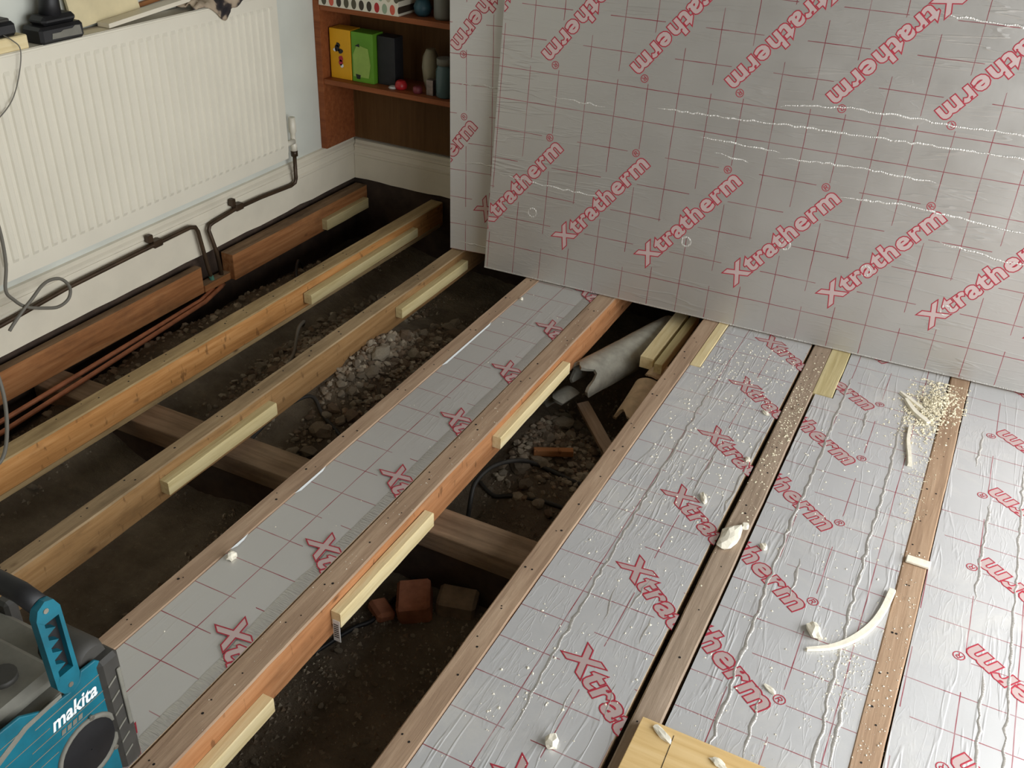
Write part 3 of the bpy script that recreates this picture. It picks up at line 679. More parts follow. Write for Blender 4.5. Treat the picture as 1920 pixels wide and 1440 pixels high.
# shelf contents (middle shelf)
zs_ = .4812
def bk(name, a, mat, label, cat, bevel=.002): mb = MB(); mb.box(*a); return tag(mb.build(name, mat, origin=((a[0] + a[1]) / 2, (a[2] + a[3]) / 2, a[4]), bevel=bevel), label, cat, 'things on the bookcase')
yb_ = bk('yellow_box', (-2.352, -2.256, 3.178, 3.25, zs_, zs_ + .187), plain('yellow_card', (226, 166, 22), .6, var=.06, vs=14), 'yellow box with a small red and black picture, on the middle shelf', 'box')
mb = MB()
for (x, z, r, c) in ((-2.318, .115, .016, 0), (-2.302, .105, .014, 0), (-2.312, .128, .011, 0), (-2.300, .078, .013, 1), (-2.304, .062, .013, 1), (-2.298, .050, .009, 2), (-2.328, .108, .008, 2)):
    n = 9; mb.add([(x + r * math.cos(a * 2 * math.pi / n) * random.uniform(.6, 1.1), 3.1765, zs_ + z + r * math.sin(a * 2 * math.pi / n) * random.uniform(.6, 1.1)) for a in range(n)], [tuple(range(n))], c)
o = mb.build('printed_picture', [M['black'], M['red'], M['white']], origin=tuple(yb_.location), fix=False); o.location = (0, 0, 0); o.parent = yb_
gb_ = bk('green_box', (-2.252, -2.153, 3.178, 3.25, zs_, zs_ + .186), plain('green_card', (98, 152, 38), .55, var=.12, vs=10), 'green box beside the yellow one, on the middle shelf', 'box')
mb = MB(); mb.add([(-2.245, 3.1765, zs_ + .02), (-2.175, 3.1765, zs_ + .02), (-2.165, 3.1765, zs_ + .07), (-2.175, 3.1765, zs_ + .13), (-2.225, 3.1765, zs_ + .14), (-2.245, 3.1765, zs_ + .10)], [tuple(range(6))], 0)
mb.add([(-2.23, 3.1763, zs_ + .012), (-2.215, 3.1763, zs_ + .012), (-2.212, 3.1763, zs_ + .028), (-2.235, 3.1763, zs_ + .030)], [(0, 1, 2, 3)], 1)
mb.add([(-2.235, 3.1763, zs_ + .135), (-2.212, 3.1763, zs_ + .132), (-2.215, 3.1763, zs_ + .145)], [(0, 1, 2)], 1)
o = mb.build('printed_picture', [plain('green_pale', (150, 180, 84), .6, var=.12, vs=20), M['black']], origin=tuple(gb_.location), fix=False); o.location = (0, 0, 0); o.parent = gb_
bk('dark_box', (-2.148, -2.07, 3.20, 3.26, zs_, zs_ + .18), plain('dark_card', (34, 34, 36), .6, var=.3, vs=18), 'dark box standing right of the green box in the shadow', 'box')
def lathe(name, prof, c, mat, label, cat, n=16, group='things on the bookcase', squash=1):
    mb = MB(); vs = [(c[0] + r * math.cos(2 * math.pi * k / n), c[1] + r * squash * math.sin(2 * math.pi * k / n), c[2] + z) for r, z in prof for k in range(n)]
    mb.add(vs, [(j * n + k, j * n + (k + 1) % n, (j + 1) * n + (k + 1) % n, (j + 1) * n + k) for j in range(len(prof) - 1) for k in range(n)], 0, True)
    mb.add(vs[:n], [tuple(range(n))]); mb.add(vs[-n:], [tuple(range(n))])
    return tag(mb.build(name, mat, origin=c), label, cat, group)
lathe('red_pot', [(.016, 0), (.022, .004), (.024, .016), (.018, .030), (.012, .034)], (-2.035, 3.185, zs_), plain('red_plastic', (176, 34, 40), .4), 'small red rounded pot on the middle shelf', 'pot')
lathe('white_lid', [(.014, 0), (.018, .004), (.012, .010)], (-2.065, 3.175, zs_), plain('white_plastic', (186, 184, 178), .5), 'small whitish lid next to the red pot', 'lid')
lathe('pink_pot', [(.014, 0), (.018, .004), (.018, .020), (.012, .026)], (-1.955, 3.175, zs_), plain('pink_dark', (120, 52, 60), .5), 'dark pink pot near the glass jar', 'pot')
lathe('cream_vase', [(.020, 0), (.028, .03), (.034, .08), (.030, .12), (.020, .142), (.016, .15)], (-1.945, 3.255, zs_), plain('cream_glaze', (150, 142, 118), .4), 'pale rounded vase at the back of the middle shelf', 'vase')
jm, nt_, b_ = newmat('jar_glass'); b_.inputs['Base Color'].default_value = srgb(120, 150, 154); b_.inputs['Roughness'].default_value = .1; b_.inputs['Transmission Weight'].default_value = .55; b_.inputs['IOR'].default_value = 1.4
jr = lathe('glass_jar', [(.030, 0), (.034, .004), (.034, .098), (.029, .108), (.029, .118)], (-1.845, 3.19, zs_), jm, 'bluish glass jar with a grey lid beside the leaning boards', 'jar')
mb = MB(); mb.tube([(-1.845, 3.19, zs_ + .1182), (-1.845, 3.19, zs_ + .142)], .031, 16); o = mb.build('jar_lid', M['lgrey'], origin=tuple(jr.location)); o.location = (0, 0, 0); o.parent = jr
bk('silver_tin', (-1.915, -1.885, 3.17, 3.20, zs_, zs_ + .058), plain('tin', (130, 118, 112), .35, metal=.6, var=.3, vs=40), 'little silver tin left of the glass jar', 'tin')
# upper shelf: patterned box, blue ball, grey jar
pm, nt, b = newmat('leaf_pattern_card'); b.inputs['Roughness'].default_value = .6
t = nt.nodes.new('ShaderNodeTexCoord'); sp = nt.nodes.new('ShaderNodeSeparateXYZ'); nt.links.new(t.outputs['Object'], sp.inputs[0])
px, pz = E(nt, sp.outputs[0]) / .0335, E(nt, sp.outputs[2]) / .0415
row = (pz).floor(); px2 = px + row * .5
cx_, cz_ = (px2 - px2.floor() - .5) * 2, (pz - pz.floor() - .5) * 2
ell = ((cx_ * cx_) * 1.9 + (cz_ * cz_) * 1.15).lt(.82)
cmb = nt.nodes.new('ShaderNodeCombineXYZ'); nt.links.new(px2.floor().k, cmb.inputs[0]); nt.links.new(row.k, cmb.inputs[1])
wn_ = nt.nodes.new('ShaderNodeTexWhiteNoise'); wn_.noise_dimensions = '2D'; nt.links.new(cmb.outputs[0], wn_.inputs['Vector'])
rp = nt.nodes.new('ShaderNodeValToRGB'); rp.color_ramp.interpolation = 'CONSTANT'; cr = rp.color_ramp
cs = [(176, 38, 40), (150, 150, 48), (84, 80, 62), (206, 92, 70), (150, 168, 140), (186, 178, 150), (60, 50, 40)]
while len(cr.elements) < len(cs): cr.elements.new(.5)
for i, (e, c) in enumerate(zip(cr.elements, cs)): e.position = i / len(cs); e.color = srgb(*c)
nt.links.new(wn_.outputs['Value'], rp.inputs[0])
nt.links.new(mix(nt, ell, srgb(226, 220, 200), rp.outputs[0]), b.inputs['Base Color'])
bk('patterned_box', (-2.356, -2.004, 3.128, 3.31, .7572, .7572 + .16), pm, 'box patterned with coloured ovals on the upper shelf', 'box')
lathe('blue_pot', [(.018, 0), (.030, .012), (.034, .032), (.026, .052), (.016, .058)], (-1.945, 3.20, .7572), plain('blue_dark', (48, 84, 96), .4), 'dark blue pot on the upper shelf', 'pot')
lathe('grey_jar', [(.034, 0), (.038, .01), (.038, .10), (.030, .115)], (-1.855, 3.20, .7572), plain('grey_glaze', (120, 120, 112), .4), 'grey jar on the upper shelf beside the leaning boards', 'jar')
# ------------------------------------------------------------------ jobsite radio
ra = empty('jobsite_radio', (-1.17, .57, .0015), 'teal and black jobsite radio with a carrying handle, lower left corner', 'radio')
XF, YF, ZT = -1.046, .735, .285
def rs_(mb, name, mat, bevel=0, par=None, fix=True): return sub(mb, name, mat, par or ra, bevel=bevel, fix=fix, top=ra)
mb = MB(); mb.cbox(-1.30, XF - .004, .40, YF - .012, .002, ZT - .03, .012); body = rs_(mb, 'body', M['lgrey'])
AX = Matrix(((0, 0, 1, 0), (1, 0, 0, 0), (0, 1, 0, 0), (0, 0, 0, 1)))   # (y, z) outline extruded along x
mb = MB(); mb.prism([(.405, .01), (.715, .01), (.717, .225), (.712, .262), (.700, .276), (.672, .278), (.664, .262), (.652, .256), (.60, .262), (.56, .29), (.52, .292), (.405, .292)], XF - .006, XF, M=AX)
fp = rs_(mb, 'side_panel', M['teal'], bevel=.002); 
mb = MB()
for z0_, z1_, ya, yb in ((.243, .2448, .575, .708), (.205, .2066, .56, .712), (.185, .1865, .52, .712), (.262, .2635, .50, .59), (.165, .1665, .50, .600), (.224, .2254, .50, .598)):
    mb.box(XF, XF + .0006, ya, yb, z0_, z1_)
rs_(mb, 'stripe_lines', M['lgrey'], par=fp, fix=False)
# dirty groove across the panel
mb = MB(); mb.prism([(.44, .222), (.56, .268), (.63, .270), (.63, .262), (.565, .258), (.44, .208)], XF - .0005, XF + .0008, M=AX); rs_(mb, 'dusty_seam', M['lgrey'], par=fp)
(lf, _), l0, l1 = text_mesh('makita', .03, 0, .0008, 1.0)
k_ = .088 / (l1 - l0); sh = .25
mb = MB(); mb.add([(XF + .0008, .601 + ((x - l0) * k_ + y * sh * k_), .2105 + y * 1.15 * k_) for x, y, z in lf[0]], lf[1]); rs_(mb, 'lettering', M['white'], par=fp, fix=False)
mb = MB()
for k in range(4): mb.prism([(.612 + k * .011, .190), (.620 + k * .011, .190), (.6225 + k * .011, .200), (.6145 + k * .011, .200)], XF + .0004, XF + .0008, M=AX)
rs_(mb, 'small_print', M['lgrey'], par=fp, fix=False)
# round speaker
n = 28; cy, cz_s = .650, .118
mb = MB(); prof_ = [(.062, 0), (.062, .004), (.056, .0045), (.053, .002)]
vs = [(XF + h_, cy + r * math.cos(2 * math.pi * k / n), cz_s + r * math.sin(2 * math.pi * k / n)) for r, h_ in prof_ for k in range(n)]
mb.add(vs, [(j * n + k, j * n + (k + 1) % n, (j + 1) * n + (k + 1) % n, (j + 1) * n + k) for j in range(3) for k in range(n)], 0, True)
spk = rs_(mb, 'speaker_ring', M['lgrey'], fix=False)
mb = MB(); vs = [(XF + .002 + .004 * (1 - (r / .053) ** 2), cy + r * math.cos(2 * math.pi * k / n), cz_s + r * math.sin(2 * math.pi * k / n)) for r in (.053, .035, .018, .001) for k in range(n)]
mb.add(vs, [(j * n + k, j * n + (k + 1) % n, (j + 1) * n + (k + 1) % n, (j + 1) * n + k) for j in range(3) for k in range(n)], 0, True)
rs_(mb, 'speaker_grille', M['black'], par=spk, fix=False)
for a in (75, 195, 315):
    mb = MB(); yy, zz = cy + .062 * math.cos(math.radians(a)), cz_s + .062 * math.sin(math.radians(a)); mb.tube([(XF + .0005, yy, zz), (XF + .006, yy, zz)], .0045, 8); rs_(mb, 'screw', M['screw'], par=spk)
# corner guards on the far end with a ladder-like grip
mb = MB(); mb.cbox(XF - .036, XF + .007, YF - .036, YF + .006, .004, ZT - .018, .007); cg = rs_(mb, 'corner_guard', M['dgrey'])
mb = MB()
for k in range(6):
    mb = MB(); mb.prism([(YF - .030, .040 + k * .034), (YF - .012, .050 + k * .034), (YF - .012, .054 + k * .034), (YF - .030, .044 + k * .034)], XF + .0072, XF + .0090, M=AX); rs_(mb, 'guard_rib', M['lgrey'], par=cg)
mb = MB(); mb.box(XF + .0072, XF + .011, YF - .009, YF - .001, .10, .235); rs_(mb, 'guard_rail', M['lgrey'], par=cg, bevel=.003)
mb = MB(); mb.tube([(XF - .10, YF - .03, ZT - .02), (XF - .03, YF - .03, ZT - .02), (XF - .012, YF - .03, ZT - .02)], .03, 16, rs=[.032, .033, .026]); rs_(mb, 'top_bumper', M['dgrey'], par=cg)
mb = MB(); mb.cbox(-1.30, -1.27, YF - .02, YF + .006, .004, ZT - .01, .006); rs_(mb, 'corner_guard', M['dgrey'])
mb = MB(); mb.cbox(-1.285, XF - .03, .45, .66, ZT - .031, ZT + .002, .01); rs_(mb, 'top_deck', M['lgrey'])
mb = MB(); mb.tube([(-1.13, .60, ZT), (-1.13, .60, ZT + .012)], .022, 16); rs_(mb, 'knob', M['dgrey'])
# handle: two teal trussed arms and a black grip
def arm(x0, x1):
    out = [(.626, .282), (.640, .272), (.654, .280), (.660, .298), (.658, .442), (.650, .460), (.636, .466), (.622, .458), (.616, .442), (.618, .298)]
    mb = MB(); inner = [(.628, .318), (.650, .318), (.650, .432), (.628, .432)]
    # frame made of four bars around the opening plus teeth
    def pr(p, e0=x0, e1=x1): mb.prism(p, e0, e1, M=AX)
    pr([out[0], out[1], out[2], out[3], (.652, .318), (.626, .318), out[9]])
    pr([(.626, .428), (.652, .428), out[4], out[5], out[6], out[7], out[8]])
    pr([out[9], (.6265, .318), (.6265, .428), out[8]]); pr([(.652, .318), out[3], out[4], (.652, .428)])
    for k in range(4): pr([(.6265, .330 + k * .025), (.642, .336 + k * .025), (.6265, .346 + k * .025)])
    o = rs_(mb, 'handle_arm', M['teal'], fix=False)
    mb = MB(); mb.box(x0 + .001, x0 + .004, .6265, .652, .318, .428); rs_(mb, 'arm_web', M['black'], par=o)
    for yy, zz in ((.640, .290), (.634, .450)):
        mb = MB(); mb.tube([(x1 - .001, yy, zz), (x1 + .0015, yy, zz)], .0045, 8); rs_(mb, 'screw', M['screw'], par=o)
arm(XF + .0012, XF + .016); arm(-1.318, -1.302)
mb = MB(); mb.tube([(-1.3022, .636, .452), (-1.26, .636, .462), (-1.17, .636, .464), (-1.08, .636, .462), (XF + .001, .636, .452)], .016, 12); rs_(mb, 'handle_grip', M['black'])
# ------------------------------------------------------------------ plywood offcut, bottom right
pw = MB(); pw.box(-.281, .20, .70, 1.234, .0025, .0195)
pwo = tag(pw.build('plywood_offcut', M['osb'], origin=(-.04, .97, .0025), bevel=.0015), 'yellowish plywood offcut lying on the foil at the bottom edge', 'plywood')
pl2 = MB(); pl2.add([(-.2005, .75, .0199), (-.1992, .75, .0199), (-.2142, 1.22, .0199), (-.2155, 1.22, .0199)], [(0, 1, 2, 3)])
o = pl2.build('pencil_line', M['nailhole'], origin=tuple(pwo.location), fix=False); o.location = (0, 0, 0); o.parent = pwo
# ------------------------------------------------------------------ broken drain pipe and shards in the trench
def arc_shell(name, p0, p1, r, a0, a1, th, mat, label, cat, jag=.05, n=18, L=14, bell=0):
    p0, p1 = Vector(p0), Vector(p1); t = (p1 - p0).normalized(); s_ = t.cross(Vector((0, 0, 1))).normalized(); u = s_.cross(t)
    mb = MB(); outer, inner = [], []
    for i in range(L + 1):
        ro, ri = [], []
        for k in range(n + 1):
            a = math.radians(a0 + (a1 - a0) * k / n)
            q = i / L; ln = (p1 - p0).length
            off = jag * (1 - q) * (.5 + 1.3 * noise.noise(Vector((k * .27, 3.3, r * 50)))) + .08 * jag * (1 - q) * noise.noise(Vector((k * 2.1, 7, 1)))
            c = p0 + t * (ln * q + max(-.3 * jag, off)); rr = r * (1 + bell * max(0, q - .8) * 5) + noise.noise(Vector((k * .4, i * .4, 2))) * .002
            d = s_ * math.cos(a) + u * math.sin(a)
            ro.append(c + d * rr); ri.append(c + d * (rr - th))
        outer.append(ro); inner.append(ri)
    m_ = n + 1; vo = [v for r_ in outer for v in r_]; vi = [v for r_ in inner for v in r_]; N0 = len(vo)
    fs = []
    for i in range(L):
        for k in range(n):
            a = i * m_ + k; fs.append((a, a + 1, a + m_ + 1, a + m_)); fs.append((N0 + a, N0 + a + m_, N0 + a + m_ + 1, N0 + a + 1))
    for k in range(n):
        fs.append((k, N0 + k, N0 + k + 1, k + 1)); b_0 = L * m_ + k; fs.append((b_0, b_0 + 1, N0 + b_0 + 1, N0 + b_0))
    for i in range(L):
        a = i * m_; fs.append((a, a + m_, N0 + a + m_, N0 + a)); b_0 = a + n; fs.append((b_0, N0 + b_0, N0 + b_0 + m_, b_0 + m_))
    mb.add(vo + vi, fs, 0, True); o = mb.build(name, mat, origin=tuple(p0)); md = o.modifiers.new('edge', 'EDGE_SPLIT'); md.split_angle = math.radians(40)
    return tag(o, label, cat)
arc_shell('broken_drain_pipe', (-.955, 2.50, -.135), (-.80, 2.98, -.13), .062, -25, 215, .011, M['clay'], 'grey broken drain pipe lying in the trench under the leaning board', 'pipe', jag=.06)
arc_shell('pipe_shard', (-1.0, 2.45, -.235), (-.975, 2.53, -.23), .06, 60, 190, .011, M['clay'], 'grey curved pipe fragment below the broken drain pipe', 'shard', jag=.03, n=10, L=5)
arc_shell('clay_shard', (-.745, 2.44, -.20), (-.735, 2.60, -.15), .06, 60, 178, .010, M['shard'], 'beige curved clay shard standing in the trench beside the pinkish-brown joist', 'shard', jag=.03, n=10, L=5)
arc_shell('clay_shard', (-.735, 2.585, -.115), (-.728, 2.66, -.105), .035, 50, 160, .008, M['shard'], 'small cream clay shard under the pale offcuts', 'shard', jag=.02, n=8, L=4)
mb = MB(); mb.box(-.02, .02, -.13, .13, 0, .018); 
o = mb.build('loose_lath', M['j6_top'], bevel=.002); o.location = (-.845, 2.42, -.232); o.rotation_euler = (math.radians(4), math.radians(-8), math.radians(42)); tag(o, 'short grey lath lying on the rubble in the trench', 'timber')
mb = MB(); mb.box(-.012, .012, -.06, .06, 0, .02)
o = mb.build('loose_lath', M['j_side'], bevel=.002); o.location = (-.905, 2.225, -.226); o.rotation_euler = (0, math.radians(-4), math.radians(-62)); tag(o, 'small orange splinter of wood among the cables in the trench', 'timber')
# bricks below
def brick(c, rot, dims, label, mat='brick'):
    mb = MB(); dx, dy, dz = dims; N = 3
    mb.cbox(-dx / 2, dx / 2, -dy / 2, dy / 2, 0, dz, .008)
    o = mb.build('brick', M[mat]); o.location = c; o.rotation_euler = rot; return tag(o, label, 'brick', 'bricks in the trench')
brick((-.965, 1.535, gz(-.965, 1.535) - .004), (.1, -.12, .5), (.085, .10, .065), 'broken orange brick lying on the dirt in the trench near the batten')
brick((-1.035, 1.478, gz(-1.035, 1.478) - .004), (0, .2, 1.0), (.05, .07, .03), 'small pinkish brick piece beside the orange brick')
brick((-.875, 1.585, gz(-.875, 1.585) - .02), (.1, .05, .3), (.10, .07, .07), 'dusty grey-brown brick behind the orange brick', 'stone_b')
# cables under the floor
def gp(x, y, r=.006, up=0): return (x, y, gz(x, y) + r + up)
pipe('floor_cable', [gp(-1.0, 1.86), (-1.0, 1.88, -.20), (-1.01, 1.93, -.17), (-1.0, 2.02, -.17), (-.96, 2.12, -.20), gp(-.90, 2.17), gp(-.82, 2.18), gp(-.72, 2.19)], .0065, M['blackcable'], 'dark cable arching over the dirt in the trench behind the crosswise plate', 'cable', spl=7)
pipe('floor_cable', [gp(-1.05, 2.03), gp(-.99, 2.0), gp(-.94, 2.02), gp(-.86, 2.05), gp(-.78, 2.07), gp(-.68, 2.08)], .006, M['blackcable'], 'dark cable lying flat across the trench', 'cable', spl=6)
pipe('floor_cable', [gp(-1.10, 1.20), gp(-1.06, 1.38), gp(-1.035, 1.44), gp(-1.03, 1.54), gp(-1.03, 1.60), gp(-1.02, 1.72)], .006, M['black'], 'black cable along the dirt beside the bricks', 'cable', spl=6)
pipe('floor_cable', [gp(-1.72, 1.78), gp(-1.68, 1.9, .006, .02), gp(-1.62, 1.99, .006, .03), gp(-1.56, 1.97), gp(-1.48, 1.95), gp(-1.38, 1.92), gp(-1.28, 1.9)], .006, M['blackcable'], 'dark cable crossing the rubble between the third joist and the narrow panel', 'cable', spl=6)
pipe('floor_cable', [gp(-2.0, 2.45), (-1.93, 2.37, -.12), (-1.90, 2.30, -.11), (-1.86, 2.22, -.15), gp(-1.82, 2.12), gp(-1.8, 2.0), gp(-1.9, 1.92)], .006, M['cable'], 'grey cable looping over the rubble behind the orange joist', 'cable', spl=6)
pipe('floor_cable', [gp(-2.28, 2.82), (-2.25, 2.76, -.12), (-2.2, 2.68, -.13), gp(-2.14, 2.62), gp(-2.1, 2.55)], .006, M['black'], 'black cable in the trench near the far corner', 'cable', spl=6)
# ------------------------------------------------------------------ rubble
rock_me = []
for q in range(9):
    bm = bmesh.new(); bmesh.ops.create_icosphere(bm, subdivisions=2 if q < 3 else 1, radius=1)
    for v in bm.verts:
        k = 1 + .38 * noise.noise(v.co * 1.3 + Vector((q * 7, 0, 0))) + .15 * noise.noise(v.co * 3.1 + Vector((0, q * 5, 0)))
        v.co = Vector((v.co.x * k, v.co.y * k * .85, v.co.z * k * .65))
    me = bpy.data.meshes.new('rubble_stone'); bm.to_mesh(me); bm.free(); rock_me.append(me)
for i, me in enumerate(rock_me):
    me.materials.append(M[('stone_a', 'stone_b', 'stone_c')[i % 3]])
    for p in me.polygons: p.use_smooth = False
rnd = random.Random(11)
bays = [(-1.615, -1.335, 1.75, 2.85, 118, 'lump of rubble heaped between the third joist and the narrow foil panel', 'rubble left of the narrow foil panel', .011, .036),
        (-1.975, -1.69, 1.75, 2.9, 70, 'lump of rubble between the orange joist and the third joist', 'rubble behind the orange joist', .009, .024),
        (-2.30, -2.06, 1.3, 3.1, 40, 'small lump of dirt and rubble in the trench by the copper pipes', 'rubble by the copper pipes', .007, .016),
        (-1.03, -.72, 2.0, 2.62, 54, 'grey lump of rubble in the trench below the broken drain pipe', 'rubble below the broken pipe', .010, .034),
        (-1.08, -.72, .9, 1.55, 18, 'small stone on the dirt in the near end of the trench', 'stones in the near trench', .006, .013),
        (-1.6, -1.34, .7, 1.5, 14, 'small stone on the dirt left of the narrow panel near the radio', 'stones near the radio', .006, .016)]
for (xa, xb, ya, yb, num, lab, grp, r0, r1) in bays:
    done = []
    tries = 0
    while len(done) < num and tries < 6000:
        tries += 1
        r = r0 + (r1 - r0) * rnd.random() ** 1.6; x = rnd.uniform(xa + r, xb - r); y = rnd.uniform(ya, yb)
        if any((x - a) ** 2 + (y - b) ** 2 < (r + c) ** 2 * .55 for a, b, c in done): continue
        if -1.0 < x < -.9 and 2.1 < y < 2.3: pass
        done.append((x, y, r))
        o = bpy.data.objects.new('rubble_stone', rock_me[rnd.randrange(9)]); col.objects.link(o)
        o.location = (x, y, gz(x, y) + r * .28); o.scale = (r * rnd.uniform(.85, 1.25), r * rnd.uniform(.85, 1.25), r * rnd.uniform(.8, 1.1)); o.rotation_euler = (rnd.uniform(-.4, .4), rnd.uniform(-.4, .4), rnd.uniform(0, 6.28))
        tag(o, lab, 'stone', grp)
# smaller broken pieces filling the heaps
mb = MB(); ph = (1 + 5 ** .5) / 2
ico = [Vector(v).normalized() for v in ((-1, ph, 0), (1, ph, 0), (-1, -ph, 0), (1, -ph, 0), (0, -1, ph), (0, 1, ph), (0, -1, -ph), (0, 1, -ph), (ph, 0, -1), (ph, 0, 1), (-ph, 0, -1), (-ph, 0, 1))]
icf = [(0, 11, 5), (0, 5, 1), (0, 1, 7), (0, 7, 10), (0, 10, 11), (1, 5, 9), (5, 11, 4), (11, 10, 2), (10, 7, 6), (7, 1, 8), (3, 9, 4), (3, 4, 2), (3, 2, 6), (3, 6, 8), (3, 8, 9), (4, 9, 5), (2, 4, 11), (6, 2, 10), (8, 6, 7), (9, 8, 1)]
for i in range(2600):
    b = bays[rnd.choice((0, 0, 0, 0, 1, 1, 1, 3, 3, 2))]
    x = rnd.uniform(b[0], b[1]); y = b[2] + (b[3] - b[2]) * (rnd.random() * .5 + rnd.random() * .5); r = .004 + .010 * rnd.random() ** 1.6; z = gz(x, y) + r * .2
    if 1.58 < y < 1.75: continue
    c = Vector((x, y, z)); sx, sy, sz = r * rnd.uniform(.8, 1.4), r * rnd.uniform(.8, 1.3), r * rnd.uniform(.5, .9); q = Matrix.Rotation(rnd.uniform(0, 6.28), 3, 'Z') @ Matrix.Rotation(rnd.uniform(-.7, .7), 3, 'X')
    mb.add([c + q @ Vector((v.x * sx * rnd.uniform(.7, 1.25), v.y * sy * rnd.uniform(.7, 1.25), v.z * sz * rnd.uniform(.7, 1.25))) for v in ico], icf, rnd.choice((0, 0, 1, 2)))
tag(mb.build('small_rubble', [M['stone_a'], M['stone_b'], M['stone_c']], fix=False), 'small broken rubble filling the heaps between the joists', 'rubble', kind='stuff')
# fine gravel: nobody could count it
mb = MB()
for i in range(12000):
    b = bays[rnd.choice((0, 0, 0, 1, 1, 2, 2, 3, 3, 4, 4, 4, 5, 5))]
    x = rnd.uniform(b[0], b[1]); y = rnd.uniform(b[2] - .2, b[3] + .2); r = .002 + .007 * rnd.random() ** 2; z = gz(x, y)
    if 1.6 < y < 1.73: continue
    a = rnd.uniform(0, 6.28)
    mb.add([(x + r * math.cos(a + k * 2.1) * rnd.uniform(.7, 1.2), y + r * math.sin(a + k * 2.1) * rnd.uniform(.7, 1.2), z - .001) for k in range(3)] + [(x + r * .2, y, z + r * rnd.uniform(.7, 1.3))], [(0, 1, 3), (1, 2, 3), (2, 0, 3)], rnd.choice((0, 0, 1, 2)))
tag(mb.build('gravel', [M['stone_a'], M['stone_b'], M['stone_c']], fix=False), 'fine gravel and dirt crumbs scattered in the trenches', 'gravel', kind='stuff')
# ------------------------------------------------------------------ foam debris on the panels
def chunk(c, dims, rz, label, seed, mat='crumb', name='foam_chip', flat=.8):
    bm = bmesh.new(); bmesh.ops.create_icosphere(bm, subdivisions=2, radius=1)
    for v in bm.verts:
        k = 1 + .45 * noise.noise(v.co * 1.5 + Vector((seed * 3.1, 0, 0))) + .2 * noise.noise(v.co * 3.7 + Vector((0, seed * 2.3, 0)))
        v.co = Vector((v.co.x * k * dims[0] / 2, v.co.y * k * dims[1] / 2, max(-.55, v.co.z * k) * dims[2] / 1.55))
    mn = min(v.co.z for v in bm.verts)
    for v in bm.verts: v.co.z -= mn
    me = bpy.data.meshes.new(name); bm.to_mesh(me); bm.free(); me.materials.append(M[mat])
    o = bpy.data.objects.new(name, me); col.objects.link(o); o.location = c; o.rotation_euler = (0, 0, rz)
    return tag(o, label, 'foam', 'loose foam pieces')
chunk((-.383, 1.952, -.001), (.016, .040, .012), .5, 'white triangular foam chip on the foil panel right of the trench', 1)
chunk((-.411, 1.112, -.001), (.026, .032, .018), .2, 'cream foam chip near the bottom edge, on the foil panel right of the trench', 2)
chunk((-.204, 1.846, -.001), (.020, .022, .010), .8, 'small white foam chip beside the dried foam lump', 3)
chunk((-.345, 2.42, -.001), (.03, .014, .008), -.7, 'thin pale foam flake at the far end of the foil panel right of the trench', 4)
chunk((-.283, 1.83, .001), (.042, .098, .020), -.12, 'big lump of dried yellowish foam on the greyish joist', 5, name='foam_lump')
chunk((-.262, 1.893, .001), (.020, .026, .010), .4, 'small crumb of dried foam just behind the big foam lump', 6)
chunk((-.042, 1.628, -.001), (.028, .05, .020), .6, 'white foam chunk at the end of the curved strip', 7)
chunk((-.236, 1.212, .0196), (.045, .018, .008), -.5, 'white foam flake lying on the plywood', 8)
chunk((-.125, 1.200, .0196), (.030, .016, .007), -.3, 'smaller foam flake on the plywood, further right', 9)
chunk((-.085, 1.432, -.001), (.030, .012, .006), -.5, 'thin pale foam splinter on the creased foil panel', 10)
chunk((-1.247, 1.218, -.001), (.022, .026, .016), .3, 'white foam wad at the left edge of the narrow foil panel', 11)
chunk((-1.258, 2.70, -.001), (.012, .016, .008), .3, 'tiny white foam crumb at the far end of the narrow foil panel', 12)
chunk((-2.135, 2.31, gz(-2.135, 2.31) - .002), (.012, .03, .008), -1.0, 'bright white scrap on the dirt behind the copper pipes', 13, mat='white')
chunk((-.33, 2.17, -.001), (.012, .022, .010), .2, 'small cream crumb at the joist edge of the foil panel right of the trench', 14)
# curved foam strip and shavings
def ribbon(name, pts, wd, th, label, mat='crumb', lift=None):
    P = spline(pts, 6); mb = MB(); vs = []; N = len(P)
    for i, p in enumerate(P):
        t = (P[min(i + 1, N - 1)] - P[max(i - 1, 0)]).normalized(); s_ = Vector((-t.y, t.x, 0)).normalized(); ww = wd * (.35 + .65 * math.sin(math.pi * min(1, (i + 1) / (N * .55)) * .5)) / 2
        vs += [p + s_ * ww, p + s_ * ww * .8 + Vector((0, 0, th)), p - s_ * ww * .8 + Vector((0, 0, th)), p - s_ * ww]
    mb.add(vs, [(4 * i + k, 4 * i + (k + 1) % 4, 4 * i + 4 + (k + 1) % 4, 4 * i + 4 + k) for i in range(N - 1) for k in range(4)], 0, False)
    mb.add(vs[:4], [(0, 1, 2, 3)]); mb.add(vs[-4:], [(0, 1, 2, 3)])
    return tag(mb.build(name, M[mat], origin=tuple(pts[0])), label, 'foam', 'loose foam pieces')
ribbon('foam_strip', [(-.045, 1.572, -.001), (.0, 1.604, -.001), (.035, 1.648, -.001), (.062, 1.705, -.001), (.078, 1.765, .001), (.087, 1.84, .002)], .016, .007, 'long curved white foam strip on the creased foil panel')
ribbon('foam_shaving', [(.030, 2.56, -.001), (.036, 2.48, -.001), (.050, 2.40, -.001), (.056, 2.36, -.001)], .012, .010, 'thin curled foam shaving on the creased foil panel', lift=1)
ribbon('foam_shaving', [(.0, 2.70, -.001), (.035, 2.64, -.001), (.075, 2.60, -.001)], .018, .010, 'pale foam shaving near the sawdust heap')
ribbon('foam_shaving', [(-.02, 2.735, -.001), (.02, 2.70, -.001), (.06, 2.66, -.001)], .014, .008, 'cream foam shaving furthest back beside the sawdust heap')
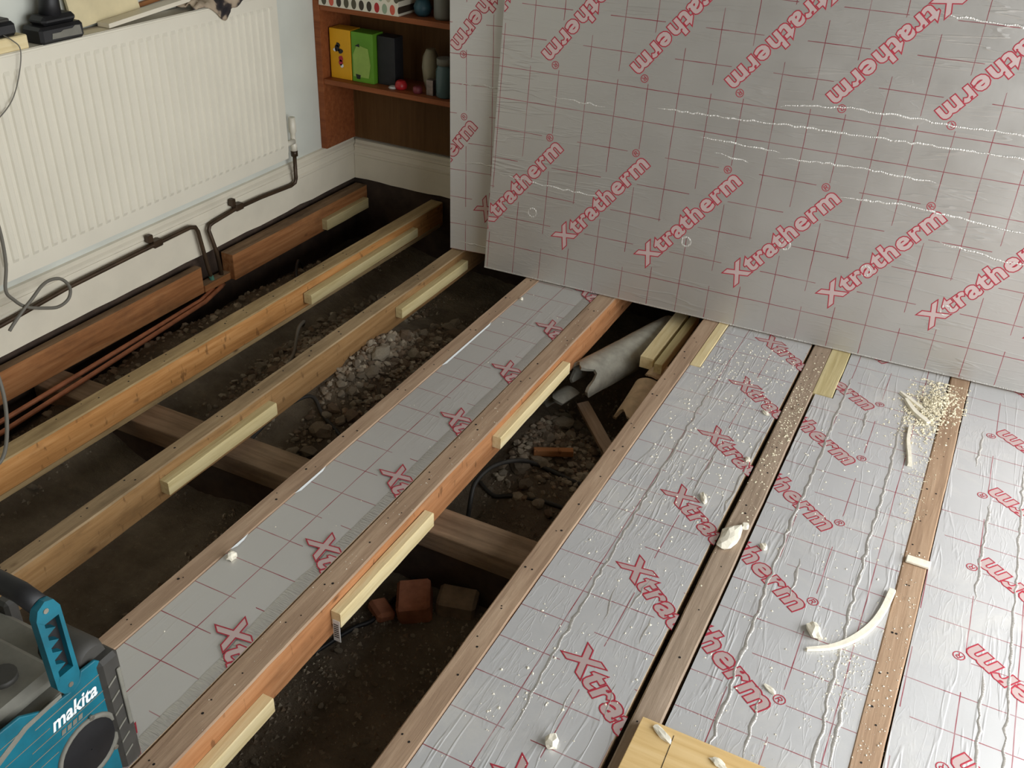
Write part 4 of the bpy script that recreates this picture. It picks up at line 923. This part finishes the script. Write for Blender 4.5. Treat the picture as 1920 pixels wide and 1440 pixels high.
mb = MB(); mb.cbox(.099, .153, 1.955, 1.979, .001, .009, .002)
tag(mb.build('foam_strip', M['crumb'], origin=(.126, 1.967, .001)), 'short white foam strip lying across the rightmost joist', 'foam', 'loose foam pieces')
# crumbs and sawdust: uncountable
def flakes(num, fn, mat, name, label, r0, r1, seed):
    rnd = random.Random(seed); mb = MB()
    for i in range(num):
        x, y, z = fn(rnd); r = r0 + (r1 - r0) * rnd.random() ** 3; a = rnd.uniform(0, 6.28)
        ps = [(x + r * math.cos(a + k * 1.57) * rnd.uniform(.5, 1.3), y + r * math.sin(a + k * 1.57) * rnd.uniform(.5, 1.3), z) for k in range(4)]
        mb.add(ps + [(x, y, z + r * rnd.uniform(.5, 1.0))], [(0, 1, 4), (1, 2, 4), (2, 3, 4), (3, 0, 4)], 0)
    return tag(mb.build(name, M[mat], fix=False), label, 'crumbs', kind='stuff')
def fB(r):
    y = 2.82 - abs(r.gauss(0, .55)) if r.random() < .6 else r.uniform(.8, 2.8)
    return (r.uniform(-.585, -.325), max(.7, y), -.0018)
flakes(1700, fB, 'crumb', 'foam_crumbs', 'white foam crumbs scattered over the foil panel right of the trench', .0007, .0042, 1)
flakes(500, lambda r: (r.uniform(-.225, .07), r.uniform(1.2, 2.85), -.0018), 'crumb', 'foam_crumbs', 'white foam crumbs scattered over the creased foil panel', .0007, .004, 2)
flakes(60, lambda r: (r.uniform(-1.25, -1.06), r.uniform(.9, 2.8), -.0015), 'crumb', 'foam_crumbs', 'few white crumbs on the narrow foil panel', .0007, .003, 3)
flakes(150, lambda r: (r.uniform(-1.04, -.985), r.uniform(.8, 2.8), .0003), 'crumb', 'foam_crumbs', 'white specks on top of the thick orange joist', .0005, .002, 4)
flakes(450, lambda r: (-.305 + r.uniform(.002, .05), 2.40 + r.gauss(0, .22), .0005), 'dust', 'sawdust', 'sawdust on the far end of the greyish joist', .001, .0045, 5)
def fH(r):
    y = min(2.86, 2.70 + r.gauss(0, .09)); x = .075 + r.gauss(0, .035) + (y - 2.7) * .15
    e = math.exp(-((x - .08) / .04) ** 2 - ((y - 2.70) / .10) ** 2)
    return (min(x, .165), y, -.001 + .016 * e * r.random())
flakes(2600, fH, 'dust', 'sawdust_heap', 'heap of yellowish sawdust at the far end of the rightmost joist', .0012, .006, 6)
flakes(500, lambda r: (.085 + r.gauss(0, .018), r.uniform(2.1, 2.65), .0006), 'dust', 'sawdust', 'sawdust along the left edge of the rightmost joist', .0008, .003, 7)
flakes(260, lambda r: (r.uniform(.088, .14), r.uniform(1.3, 2.0), .0006), 'crumb', 'foam_crumbs', 'pale specks on the near half of the rightmost joist', .0006, .003, 8)
flakes(420, lambda r: (.03 + r.gauss(0, .03), 1.55 + r.gauss(0, .07), -.0018), 'crumb', 'foam_crumbs', 'dense white crumbs in front of the curved foam strip', .0006, .0035, 9)
